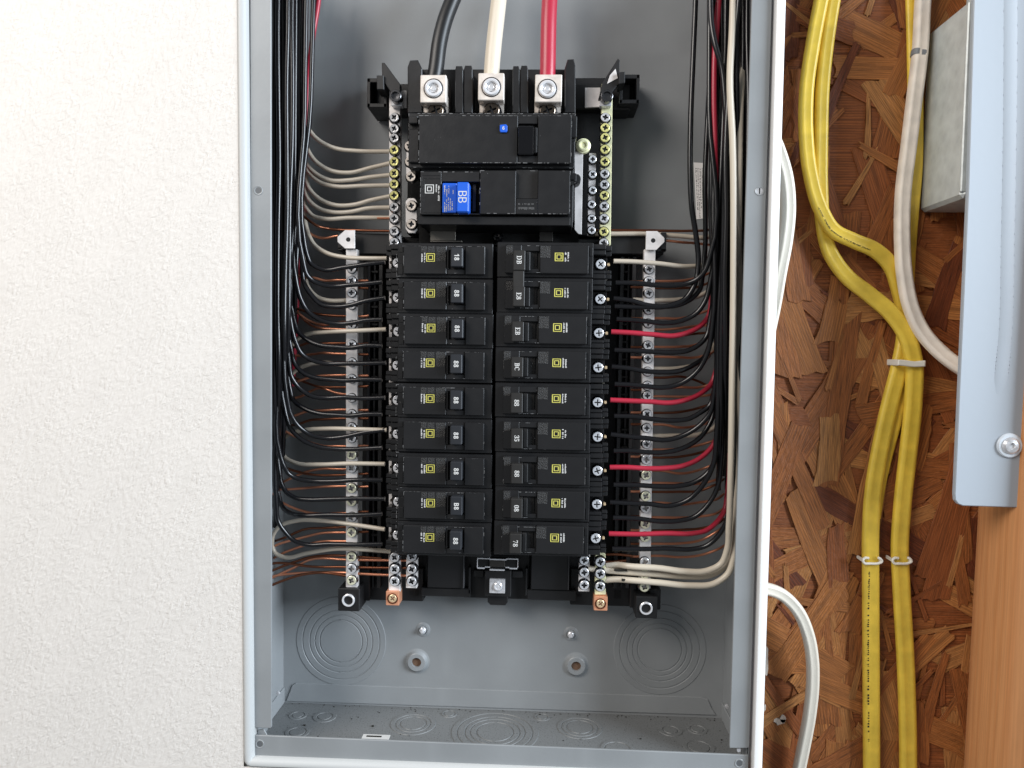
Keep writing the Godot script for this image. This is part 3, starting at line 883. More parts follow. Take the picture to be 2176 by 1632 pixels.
func bars():
	var group := "screw bars of the panel"
	# inner bars, running behind the breakers from the top lug to the copper lug
	for q in [["long silver terminal bar with green-tinted screws left of the main breaker", 827, 850, 826, 850, 0, [249, 273, 293, 318, 343, 368, 391, 415, 440, 464, 491, 515], [3, 4, 5, 6, 7], [1185, 1210, 1236], 840],
			["long silver terminal bar with green-tinted screws right of the main breaker", 1279, 1302, 1264, 1287, 1, [249, 271, 292, 317, 343, 369, 392, 415, 438, 464, 492, 516], [1, 2, 3, 4, 7, 10], [1195, 1220, 1247], 1290]]:
		var t := thing("terminal_bar", q[0], "terminal bar", P(q[9], 1260, -40), group)
		var m := Mb.new()
		var off: float = 6.0 if q[5] == 1 else 0.0
		pprism(m, [q[1], 178, q[2], 178, q[2] - off * 0.7, 520, q[2] - off * 3.4, 528, q[4] - off * 2.2, 1170, q[4], 1178, q[4], 1258 + off, q[3], 1258 + off, q[1] - off * 0.7, 520], -36, -43, 0.3)
		obj("strip", m, M.bar_yellow if q[5] == 1 else M.plate, t)
		var n := 0
		for y in q[6]:
			screw(t, lerpf((q[1] + q[2]) / 2.0, (q[3] + q[4]) / 2.0, (y - 180) / 1080.0) - (1 if q[5] == 0 else 3), y, -32.5, 3.35, M.yellow_zinc if n in q[7] else M.zinc)
			n += 1
		for y in q[8]: screw(t, (q[3] + q[4]) / 2.0, y, -32.5, 3.7, M.zinc)
		# round lug at the head
		m = Mb.new()
		var hc := P(q[9], 203, -22)
		m.box(hc + Vector3(-4.6, -5.0, -14) * MM, hc + Vector3(3.8, 5.5, -7.5) * MM, 0.4 * MM)
		var head := obj("head_lug", m, M.zinc, t)
		m = Mb.new()
		m.lathe(hc, [[4.3 * MM, -8 * MM], [4.3 * MM, -0.3 * MM], [3.9 * MM, 0.0], [3.0 * MM, 0.0], [2.7 * MM, -2.4 * MM], [0.0, -2.6 * MM]], 24)
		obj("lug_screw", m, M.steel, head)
		# copper block at the foot
		m = Mb.new()
		var fc: Array = [834, 1272, 820, 1257, 848, 1287] if q[5] == 0 else [1276, 1283, 1262, 1268, 1291, 1298]
		pbox(m, fc[2], fc[3], fc[4], fc[5], -33, -46, 0.4)
		var foot := obj("copper_lug", m, M.copper_lug, t)
		m = Mb.new()
		m.lathe(P(fc[0], fc[1], -33), [[4.2 * MM, 0.0], [4.0 * MM, 0.5 * MM], [3.5 * MM, 0.5 * MM], [3.3 * MM, -0.4 * MM]], 24)
		obj("lug_rim", m, M.copper2, foot)
		put("lug_screw", screw_mesh(M.brass, true), null, foot, P(fc[0], fc[1], -31.8), 3.1 * MM, 0.7)
	# outer bars
	for q in [["left outer silver ground bar with a pointed top plate and copper wires", 735, 759, 735, 759, 0, [571, 596, 622, 648, 690, 732, 770, 805, 846, 880, 908, 932, 967, 995, 1038, 1066, 1100, 1132, 1184, 1209, 1234]],
			["right outer silver ground bar with a pointed top plate and copper wires", 1369, 1393, 1358, 1382, 1, [572, 597, 623, 658, 687, 734, 762, 790, 820, 841, 880, 910, 944, 977, 1010, 1055, 1080, 1114, 1142, 1195, 1221, 1248]]]:
		var t := thing("ground_bar", q[0], "ground bar", P((q[3] + q[4]) / 2.0, 1250, -40), group)
		var m := Mb.new()
		pprism(m, [q[1], 530, q[2], 530, q[4], 1251, q[3], 1251], -36, -42, 0.3)
		obj("strip", m, M.plate, t)
		m = Mb.new()
		if q[5] == 0: pprism(m, [733, 489, 754, 489, 754, 528, 733, 528, 717, 514, 717, 503], -33, -34.5, 0.2)
		else: pprism(m, [1373, 491, 1397, 491, 1412, 506, 1412, 514, 1395, 531, 1372, 531], -33, -34.5, 0.2)
		var tp := obj("top_plate", m, M.plate, t)
		m = Mb.new()
		m.lathe(P(740 if q[5] == 0 else 1388, 509 if q[5] == 0 else 511, -32.95), [[1.7 * MM, 0.0], [0.0, 0.0]], 16)
		obj("plate_hole", m, M.hole, tp)
		var n := 0
		for y in q[6]:
			var low: bool = y > 960
			screw(t, lerpf((q[1] + q[2]) / 2.0, (q[3] + q[4]) / 2.0, (y - 530) / 720.0) - 0.5, y, -33.6, 3.3 if not low else 3.7, M.pale_zinc if low and n % 3 != 1 else M.zinc)
			n += 1
		# insulating foot with a round clamp
		var fc: Array = [740, 1276, 718, 1251, 764, 1299] if q[5] == 0 else [1373, 1293, 1351, 1268, 1397, 1314]
		m = Mb.new()
		pbox(m, fc[2], fc[3], fc[4], fc[5], -32, -70, 0.6)
		var foot := obj("insulating_foot", m, M.black2, t)
		m = Mb.new()
		m.lathe(P(fc[0], fc[1], -31), [[4.9 * MM, -2 * MM], [4.9 * MM, 0.2 * MM], [4.5 * MM, 0.5 * MM], [3.6 * MM, 0.4 * MM], [3.4 * MM, -4.0 * MM], [0.0, -4.2 * MM]], 28)
		obj("clamp_screw", m, M.chrome, foot)
		var fb := part("foot_wall", foot, M.black2, [fc[4] - 12 if q[5] == 0 else fc[2] - 12, fc[3] - 42, fc[4] + 22 if q[5] == 0 else fc[2] + 2, fc[5] - 22, -48, -72], 0.6)
		if q[5] == 1: part("foot_wall", foot, M.black2, [1380, 1252, 1404, 1296, -40, -72], 0.6)
	# short plates beside the main breaker
	for q in [["short silver jumper plate beside the main breaker, upper left one", [864, 304, 884, 304, 885, 378, 880, 385, 868, 384, 863, 378], [[870, 310], [871, 343], [873, 375]]],
			["short silver jumper plate beside the main breaker, lower left one", [868, 421, 880, 421, 886, 428, 886, 487, 881, 495, 868, 495, 862, 486, 862, 428], [[874, 437], [874, 476]]]]:
		var t := thing("jumper_plate", q[0], "jumper plate", P(873, q[1][1], -40), "short plates beside the main breaker")
		var m := Mb.new()
		pprism(m, q[1], -33, -36, 0.3)
		obj("strip", m, M.plate, t)
		for s in q[2]: screw(t, s[0], s[1], -30, 3.6, M.nickel)
	var t := thing("jumper_plate", "tall narrow silver strap right of the main breaker, below a round screw", "jumper plate", P(1230, 498, -40), "short plates beside the main breaker")
	var m := Mb.new()
	pprism(m, [1221, 322, 1239, 322, 1236, 498, 1229, 497, 1221, 488, 1221, 392, 1229, 390, 1233, 384, 1233, 376, 1229, 371, 1221, 370], -33, -35, 0.2)
	obj("strip", m, M.plate, t)
	m = Mb.new()
	m.lathe(P(1240, 308, -29), [[5.4 * MM, -6 * MM], [5.4 * MM, -2 * MM], [4.3 * MM, -1.4 * MM], [4.2 * MM, 0.0], [3.3 * MM, 0.5 * MM], [2.2 * MM, 0.3 * MM], [1.8 * MM, -0.6 * MM], [0.0, -0.6 * MM]], 24)
	obj("round_screw", m, M.bar_yellow, t)
	for q in [["narrow bar of six dark-slotted screws right of the main breaker", 1250, 1265, 325, 500, [338, 370, 404, 434, 464, 489], 2.9, 2],
			["short three-screw bar below the left breakers", 863, 886, 1172, 1250, [1183, 1210, 1236], 3.7, 0],
			["short three-screw bar below the right breakers", 1230, 1253, 1176, 1257, [1191, 1217, 1244], 3.6, 1]]:
		t = thing("terminal_bar", q[0], "terminal bar", P((q[1] + q[2]) / 2.0, q[4], -42), group)
		m = Mb.new()
		pbox(m, q[1], q[3], q[2], q[4], -37, -43, 0.3)
		obj("strip", m, M.plate, t)
		for y in q[5]: screw(t, (q[1] + q[2]) / 2.0 + (2 if q[7] == 2 and y < 420 else 0), y, -33.5, q[6], M.chrome if q[7] == 2 else M.zinc)

# ---------------------------------------------------------------- breakers

func main_breaker():
	var t := thing("main_breaker", "big black main breaker with blue handle and three cable lugs", "circuit breaker", P(1050, 485, -50))
	var k: Material = M.black
	part("upper_housing", t, k, [868, 240, 1222, 358, -12, -56], 0.6)
	# raised face round the handle window: left, right, above and below
	part("upper_face", t, k, [890, 245, 1100, 347, -5, -12], 0.4)
	part("upper_face", t, k, [1143, 245, 1214, 347, -5, -12], 0.4)
	part("window_sill", t, k, [1100.4, 246, 1142.6, 263, -6, -12], 0.3)
	part("window_sill", t, k, [1100.4, 331, 1142.6, 346, -6.5, -12], 0.3)
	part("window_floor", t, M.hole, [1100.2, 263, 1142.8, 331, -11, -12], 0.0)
	part("handle", t, M.gloss, [1101, 267, 1134, 328, -2.5, -11], 0.6)
	part("handle_side", t, M.black, [1134.5, 270, 1142, 325, -5, -11], 0.5)
	var well := part("button_well", t, M.hole, [1060, 262, 1079, 283, -4.8, -5.2], 0.0)
	var btn := Mb.new()
	pprism(btn, [1063, 265, 1075, 264, 1078, 267, 1078, 278, 1075, 281, 1064, 281, 1062, 278, 1062, 267], -3.6, -5, 0.3)
	obj("test_button", btn, M.blue, well)
	write("button_mark", "6", 2.0, M.white_ink, well, P(1070, 272, -3.55), 0.0)
	part("lower_housing", t, k, [893, 359, 1218, 480, -16, -56], 0.6)
	part("lower_ledge", t, k, [888, 460, 1212, 478, -10, -16], 0.4)
	# left face of the lower half: frame round the recessed label, then the slot
	part("lower_face", t, k, [893, 364, 938, 456, -7, -16], 0.4)
	part("lower_face", t, k, [938.5, 364, 1019, 386, -7, -16], 0.3)
	part("lower_face", t, k, [938.5, 453, 1019, 456, -7, -16], 0.3)
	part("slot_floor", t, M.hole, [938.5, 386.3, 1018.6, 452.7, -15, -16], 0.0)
	part("slot_step", t, M.black2, [1004, 390, 1012, 450, -11, -15], 0.3)
	var edge := Mb.new()
	for r in [[897, 372, 937, 373], [895.6, 374, 896.6, 445], [900, 380, 901, 452], [901, 379, 937, 379.8], [901, 451, 937, 452]]: pbox(edge, r[0], r[1], r[2], r[3], -6.75, -7, 0.05)
	obj("label_rim", edge, k, t)
	var logo := Mb.new()
	frame(logo, 912.5, 401.5, 9.5, 1.7, -6.85)
	frame(logo, 912.5, 401.5, 5.0, 1.7, -6.85)
	obj("logo", logo, M.white_ink, t)
	var pr := Mb.new()
	print_marks(pr, P(926, 392, -6.85), 1, 1.0, 5.5, 1.1, 4)
	print_marks(pr, P(931, 392, -6.85), 1, 1.0, 11.5, 1.4, 6)
	obj("print", pr, M.white_ink, t)
	var plate := part("blue_plate", t, M.blue, [940, 389, 970, 452, -5.5, -14], 0.4)
	pr = Mb.new()
	for q in [[944, 394, 6.5], [948.5, 400, 6.0], [953, 393, 6.0], [944, 430, 6.5], [948, 424, 8.5], [952, 420, 9.0], [956, 422, 8.5], [960, 428, 6.0], [962, 404, 2.6]]: print_marks(pr, P(q[0], q[1], -5.4), 1, 1.0, q[2], 0.85, int(q[0] + q[1]))
	obj("plate_print", pr, M.white_ink, plate)
	var h := part("blue_handle", t, M.blue, [970, 386.5, 996.5, 451, 1.5, -14], 0.9)
	write("rating_number", "BB", 5.6, M.white_ink, h, P(982, 418, 1.55), -PI / 2, 0.95, "Droid Sans Mono")
	# right face of the lower half with its recess
	part("lower_face", t, k, [1020, 362, 1096, 455, -6.4, -16], 0.4)
	part("lower_face", t, k, [1143, 362, 1211, 455, -6.4, -16], 0.4)
	part("lower_face", t, k, [1096.5, 422, 1142.5, 455, -6.6, -16], 0.3)
	part("recess_floor", t, M.black2, [1096.4, 361, 1142.6, 421.6, -10, -16], 0.0)
	pr = Mb.new()
	print_marks(pr, P(1101, 432, -6.5), 1, 1.0, 11.0, 1.3, 14, Vector3.RIGHT, Vector3.DOWN)
	print_marks(pr, P(1101, 440, -6.5), 1, 1.0, 11.5, 2.0, 17, Vector3.RIGHT, Vector3.DOWN)
	obj("embossed_print", pr, M.grey_ink, t)
	# side ears
	for r in [[1214, 246, 1226, 292, -9, -40], [1212, 300, 1221, 352, -13, -40], [1212, 368, 1225, 386, -14, -40], [1211, 392, 1219, 470, -17, -40], [868, 246, 888, 262, -8, -40], [868, 274, 890, 345, -9.5, -40], [875, 352, 892, 362, -16, -40], [886, 440, 896, 475, -18, -40]]: part("side_ear", t, k, r, 0.5)
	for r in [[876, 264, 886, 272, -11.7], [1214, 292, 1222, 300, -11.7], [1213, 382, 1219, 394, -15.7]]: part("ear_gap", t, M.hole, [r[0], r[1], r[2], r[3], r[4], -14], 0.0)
	var bump := Mb.new()
	bump.lathe(P(1224, 380, -20), [[3.6 * MM, -12 * MM], [3.6 * MM, -0.5 * MM], [3.1 * MM, 0.0], [0.0, 0.0]], 20)
	obj("side_boss", bump, M.black2, t)
	wear_and_glint(t, [890.5, 245.5, 1213.5, 346.5], -5.0, [0.5, 0.75, 0.5, 0.3], 21)
	wear_and_glint(t, [869, 241, 1221, 357], -11.9, [0.7, 0.3, 0.7, 0.4], 22)
	wear_and_glint(t, [1020.5, 362.5, 1210.5, 454.5], -6.3, [0.15, 0.7, 0.25, 0.4], 23)
	wear_and_glint(t, [894, 365, 1018, 455.5], -6.9, [0.5, 0.2, 0.4, 0.1], 24)
	# lug section above: back wall, barriers and the three lugs
	part("lug_wall", t, M.black2, [893, 147, 1206, 240, -42, -56], 0.6)
	var f := Mb.new()
	pprism(f, [866, 142, 871, 128, 888, 127, 897, 146, 897, 240, 866, 240], -22, -56, 0.6)
	obj("barrier", f, k, t)
	f = Mb.new()
	pprism(f, [1200, 240, 1200, 145, 1206, 126, 1219, 125, 1223, 140, 1223, 240], -22, -56, 0.6)
	obj("barrier", f, k, t)
	for r in [[967, 140, 984, 240], [986, 139, 1004, 240], [1089, 140, 1104, 240], [1106, 139, 1122, 240]]:
		f = Mb.new()
		pprism(f, [r[0], r[1] + 8, r[0] + 2, r[1], r[2] - 2, r[1], r[2], r[1] + 8, r[2], r[3], r[0], r[3]], -20, -56, 0.5)
		obj("barrier", f, k, t)
	for q in [[893, 948, 159, 218, 921, 188, 899, 953], [1016, 1071, 155, 213, 1044, 185, 1019, 1071], [1137, 1194, 158, 217, 1163, 189, 1136, 1192]]:
		part("lug_strap", t, M.nickel, [q[6], q[3] - 12, q[7], 240, -24, -30], 0.4)
		f = Mb.new()
		pbox(f, q[0], q[2], q[1], q[3], -14, -40, 0.5)
		var lug := obj("lug", f, M.nickel, t)
		f = Mb.new()
		var c := P(q[4], q[5], -14)
		f.lathe(c, [[7.2 * MM, -0.05 * MM], [6.9 * MM, 0.3 * MM], [6.6 * MM, 0.3 * MM], [6.3 * MM, -0.02 * MM]], 32)
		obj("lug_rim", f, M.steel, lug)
		f = Mb.new()
		f.lathe(c, [[6.1 * MM, 0.02 * MM], [6.0 * MM, 0.9 * MM], [5.5 * MM, 1.4 * MM], [4.3 * MM, 1.3 * MM], [3.6 * MM, 0.9 * MM]], 32)
		var ss := obj("set_screw", f, M.chrome, lug)
		f = Mb.new()
		f.lathe(c, [[3.65 * MM, 0.95 * MM], [3.3 * MM, 0.12 * MM], [2.2 * MM, 0.1 * MM], [1.6 * MM, 0.4 * MM], [0.0, 0.4 * MM]], 6)
		obj("socket", f, M.zinc, lug)
		put("strap_screw", screw_mesh(M.dark_screw, true), null, t, P((q[6] + q[7]) / 2.0, 234, -19), 5.6 * MM, 0.4)

func frame(m: Mb, cx: float, cy: float, half: float, w: float, z: float):
	for r in [[-half, -half, half, -half + w], [-half, half - w, half, half], [-half, -half + w, -half + w, half - w], [half - w, -half + w, half, half - w]]:
		var a := P(cx + r[0], cy + r[1], z)
		var b := P(cx + r[2], cy + r[3], z)
		m.quad(a, Vector3(b.x, a.y, a.z), b, Vector3(a.x, b.y, a.z), Vector3.BACK)

const K := 0.3412      # millimetres per photograph pixel at the breaker faces

func lb(m: Mb, o: Vector3, r: Array, zf: float, zb: float, bev := 0.3):
	m.box(Vector3(o.x + r[0] * K * MM, o.y - r[3] * K * MM, zb * MM), Vector3(o.x + r[2] * K * MM, o.y - r[1] * K * MM, zf * MM), bev * MM)

func lpart(called: String, parent: Node, material: Material, o: Vector3, r: Array, zf: float, zb: float, bev := 0.3) -> MeshInstance3D:
	var m := Mb.new()
	lb(m, o, r, zf, zb, bev)
	return obj(called, m, material, parent)

func pole(t: Node, px: float, py: float, right: bool, number: String, row: int, tied: bool):
	var o := P(px, py, -10)
	var k: Material = M.black
	var zf := -10.0
	var q := func(x0: float, x1: float, y0: float, y1: float) -> Array: return [x0, y0, x1, y1]
	# shell, with side shoulders
	if not right:
		lpart("shell", t, k, o, q.call(-72, 131, -31.5, 42), zf - 3.6, -58, 0.5)
		lpart("face_plate", t, k, o, q.call(-58, 34, -25, 35), zf, zf - 3.6, 0.6)
		lpart("face_plate", t, k, o, q.call(73, 115, -25, 35), zf, zf - 3.6, 0.6)
		lpart("face_plate", t, k, o, q.call(34.3, 72.7, 24, 34.5), zf - 1.2, zf - 3.6, 0.3)
		lpart("face_plate", t, k, o, q.call(34.3, 72.7, -24.5, -16), zf - 1.0, zf - 3.6, 0.3)
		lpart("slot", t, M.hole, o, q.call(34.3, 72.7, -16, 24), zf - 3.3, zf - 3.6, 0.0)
		lpart("slot_edge", t, k, o, q.call(34.3, 37.5, -16, 24), zf - 0.8, zf - 3.6, 0.2)
		var tg := lpart("toggle", t, M.toggle2, o, q.call(45, 70, -19, 21), zf + 6.8, zf - 3.5, 0.6)
		write("rating_number", number, 3.5, M.white_ink, tg, Vector3(o.x + 57.5 * K * MM, o.y - 1 * K * MM, (zf + 6.85) * MM), -PI / 2, 0.92, "Droid Sans")
		for r in [[-20, -8, -23, -11], [-6, 9, -23, -11], [12, 32, -23, 8]]: lpart("embossed_patch", t, M.rough_black, o, q.call(r[0], r[1], r[2], r[3]), zf + 0.12, zf - 0.3, 0.05)
		# stepped arms either side of the terminal
		for r in [[-104, -91, -30, -19, -24], [-104, -91, -18.5, -8, -26], [-90.5, -72.5, -31, -20, -19], [-90.5, -72.5, -19.5, -7, -20.5], [-104, -91, 20, 29, -25], [-104, -91, 29.5, 41, -24], [-90.5, -72.5, 19, 29, -20.5], [-90.5, -72.5, 29.5, 42, -19], [-98, -72.5, -7, 19, -34]]: lpart("terminal_arm", t, k, o, q.call(r[0], r[1], r[2], r[3]), r[4], -52, 0.45)
		for r in [[-71, -60, -26, -11, 0.4], [-71, -60, 12, 36, 0.4]]: lpart("shoulder", t, k, o, q.call(r[0], r[1], r[2], r[3]), zf - 3.2, zf - 4.5, 0.3)
		put("terminal_screw", screw_mesh(M.chrome, true), null, t, Vector3(o.x - 78 * K * MM, o.y - 7.5 * K * MM, -24 * MM), 3.7 * MM, rng.randf() * TAU)
		var st := Mb.new()
		st.box(Vector3(o.x - 97 * K * MM, o.y - 9 * K * MM, -30 * MM), Vector3(o.x - 90 * K * MM, o.y - 3 * K * MM, -26 * MM), 0.4 * MM)
		obj("clamp", st, M.dark_screw, t)
		var lg := Mb.new()
		frame(lg, px, py, 9.0, 1.6, zf + 0.06)
		frame(lg, px, py, 5.2, 1.6, zf + 0.06)
		obj("logo", lg, M.yellow_ink, t)
		var pr := Mb.new()
		print_marks(pr, P(px - 19.5, py - 10, zf + 0.06), 2, 1.95, 6.8, 1.2, 100 + row)
		obj("print", pr, M.white_ink, t)
		lpart("face_seam", t, M.hole, o, q.call(-25.5, -25, 10, 34), zf + 0.03, zf - 0.2, 0.0)
		wear_and_glint(t, [px - 57, py - 24.3, px + 114, py + 34.2], zf - 0.1, [0.6, 0.15, 0.5, 0.25], 300 + row)
		wear_and_glint(t, [px - 72, py - 30, px - 60, py + 40], zf - 3.5, [0.3, 0.3, 0.5, 0.0], 340 + row)
	else:
		lpart("shell", t, k, o, q.call(-130, 72, -31.5, 42), zf - 3.6, -58, 0.5)
		lpart("face_plate", t, k, o, q.call(-40, 62, -25, 35), zf, zf - 3.6, 0.6)
		lpart("face_plate", t, k, o, q.call(-113, -78, -25, 35), zf, zf - 3.6, 0.6)
		lpart("face_plate", t, k, o, q.call(-77.7, -40.3, 25, 34.5), zf - 1.0, zf - 3.6, 0.3)
		lpart("face_plate", t, k, o, q.call(-77.7, -40.3, -24.5, -12), zf - 0.8, zf - 3.6, 0.3)
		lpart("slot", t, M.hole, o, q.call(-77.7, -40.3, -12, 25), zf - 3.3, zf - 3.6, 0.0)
		lpart("slot_edge", t, k, o, q.call(-47.2, -46.2, -11, 22), zf - 2.2, zf - 3.4, 0.1)
		var tg := lpart("toggle", t, M.toggle, o, q.call(-95, -70, -11, 31), zf + 6.8, zf - 3.5, 0.6)
		lpart("toggle_ramp", tg, M.black2, o, q.call(-69.5, -60, -10, 30), zf + 2.0, zf - 3.5, 0.5)
		write("rating_number", number, 3.3, M.white_ink, tg, Vector3(o.x - 83 * K * MM, o.y - 9 * K * MM, (zf + 6.85) * MM), -PI / 2, 0.92, "Droid Serif")
		for r in [[-111, -97, -23, -4], [-39, -18, -23, 2]]: lpart("embossed_patch", t, M.rough_black, o, q.call(r[0], r[1], r[2], r[3]), zf + 0.12, zf - 0.3, 0.05)
		for r in [[100, 113, -30, -19, -24], [100, 113, -18.5, -8, -26], [72.5, 99.5, -31, -20, -19], [72.5, 99.5, -19.5, -9, -20.5], [100, 113, 22, 30, -25], [100, 113, 30.5, 41, -24], [72.5, 99.5, 24, 31, -20.5], [72.5, 99.5, 31.5, 42, -19], [72.5, 106, -9, 24, -34]]: lpart("terminal_arm", t, k, o, q.call(r[0], r[1], r[2], r[3]), r[4], -52, 0.45)
		for r in [[63.5, 71, -22, -3, 0.4], [63.5, 71, 12, 36, 0.4]]: lpart("shoulder", t, k, o, q.call(r[0], r[1], r[2], r[3]), zf - 3.2, zf - 4.5, 0.3)
		put("terminal_screw", screw_mesh(M.chrome, true), null, t, Vector3(o.x + 90 * K * MM, o.y - 9.5 * K * MM, -24 * MM), 3.7 * MM, rng.randf() * TAU)
		var st := Mb.new()
		st.box(Vector3(o.x + 104 * K * MM, o.y - 13 * K * MM, -30 * MM), Vector3(o.x + 110 * K * MM, o.y - 6 * K * MM, -25.5 * MM), 0.5 * MM)
		obj("clamp", st, M.brass, t)
		lpart("rail_glint", t, M.bus, o, q.call(100.5, 104, -36, -31), -26, -40, 0.1)
		var lg := Mb.new()
		frame(lg, px, py, 9.0, 1.6, zf + 0.06)
		frame(lg, px, py, 5.2, 1.6, zf + 0.06)
		obj("logo", lg, M.yellow_ink, t)
		var pr := Mb.new()
		print_marks(pr, P(px + 12.5, py - 10, zf + 0.06), 2, 1.95, 6.8, 1.2, 200 + row)
		obj("print", pr, M.white_ink, t)
		lpart("face_seam", t, M.hole, o, q.call(-8, 62, 27, 27.5), zf + 0.03, zf - 0.2, 0.0)
		lpart("face_seam", t, M.hole, o, q.call(22, 22.5, -24, 27), zf + 0.03, zf - 0.2, 0.0)
		wear_and_glint(t, [px - 112, py - 24.3, px + 61, py + 34.2], zf - 0.1, [0.5, 0.4, 0.35, 0.3], 400 + row)
		if tied: lpart("handle_tie", t, M.toggle, o, q.call(-95, -72, 31.2, 66), zf + 6.4, zf + 1.0, 0.5)

# worn spots and painted bright highlights along the edges of a face: a rectangle of the photograph at depth z, edges as top, bottom, left, right shares
func wear_and_glint(parent: Node, r: Array, z: float, shares: Array, s: int):
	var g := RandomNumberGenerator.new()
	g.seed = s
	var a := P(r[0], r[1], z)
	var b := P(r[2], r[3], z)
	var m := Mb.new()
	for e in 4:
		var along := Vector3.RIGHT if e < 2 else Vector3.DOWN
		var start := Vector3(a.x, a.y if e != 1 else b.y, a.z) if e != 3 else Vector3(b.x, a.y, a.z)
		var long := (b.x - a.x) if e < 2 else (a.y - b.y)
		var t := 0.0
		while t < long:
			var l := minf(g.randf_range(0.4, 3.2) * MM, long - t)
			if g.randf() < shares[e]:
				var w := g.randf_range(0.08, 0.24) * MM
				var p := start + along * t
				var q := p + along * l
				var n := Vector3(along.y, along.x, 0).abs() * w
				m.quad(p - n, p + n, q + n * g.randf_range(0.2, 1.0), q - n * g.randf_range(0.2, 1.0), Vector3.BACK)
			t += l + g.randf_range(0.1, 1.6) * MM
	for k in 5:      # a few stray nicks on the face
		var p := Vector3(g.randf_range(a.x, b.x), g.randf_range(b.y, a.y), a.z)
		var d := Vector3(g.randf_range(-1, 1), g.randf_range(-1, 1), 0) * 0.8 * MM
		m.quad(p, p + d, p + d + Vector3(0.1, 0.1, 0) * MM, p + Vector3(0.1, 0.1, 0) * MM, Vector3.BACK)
	obj("edge_wear_glint", m, M.scuff_glint, parent)

func breakers():
	var ly := [547, 623, 697, 771, 847, 921, 996, 1069, 1142]
	var lx := [915, 915, 916, 914, 914, 914, 914.5, 915, 913.5]
	var ry := [546, 622, 696, 771, 847, 922, 996, 1069, 1143]
	var rx := [1188, 1187, 1184.5, 1183, 1182, 1182, 1182, 1181, 1178.5]
	var ln := ["18", "88", "88", "88", "88", "88", "88", "B8", "88"]
	var rn := ["DB", "E8", "EB", "BC", "88", "35", "88", "08", "78"]
	for i in 9:
		var t := thing("circuit_breaker", "black single breaker, %s from the top in the left column" % ORD[i], "circuit breaker", P(lx[i], ly[i] + 40, -58), "single breakers in two columns")
		pole(t, lx[i], ly[i], false, ln[i], i, false)
	var two := thing("two_pole_breaker", "black two-pole breaker with tied handles at the top of the right column", "circuit breaker", P(1187, 662, -58))
	for i in 2: pole(two, rx[i], ry[i], true, rn[i], i, i == 0)
	for i in range(2, 9):
		var t := thing("circuit_breaker", "black single breaker, %s from the top in the right column below the two-pole one" % ORD[i - 2], "circuit breaker", P(rx[i], ry[i] + 40, -58), "single breakers in two columns")
		pole(t, rx[i], ry[i], true, rn[i], i, false)

# ---------------------------------------------------------------- wires

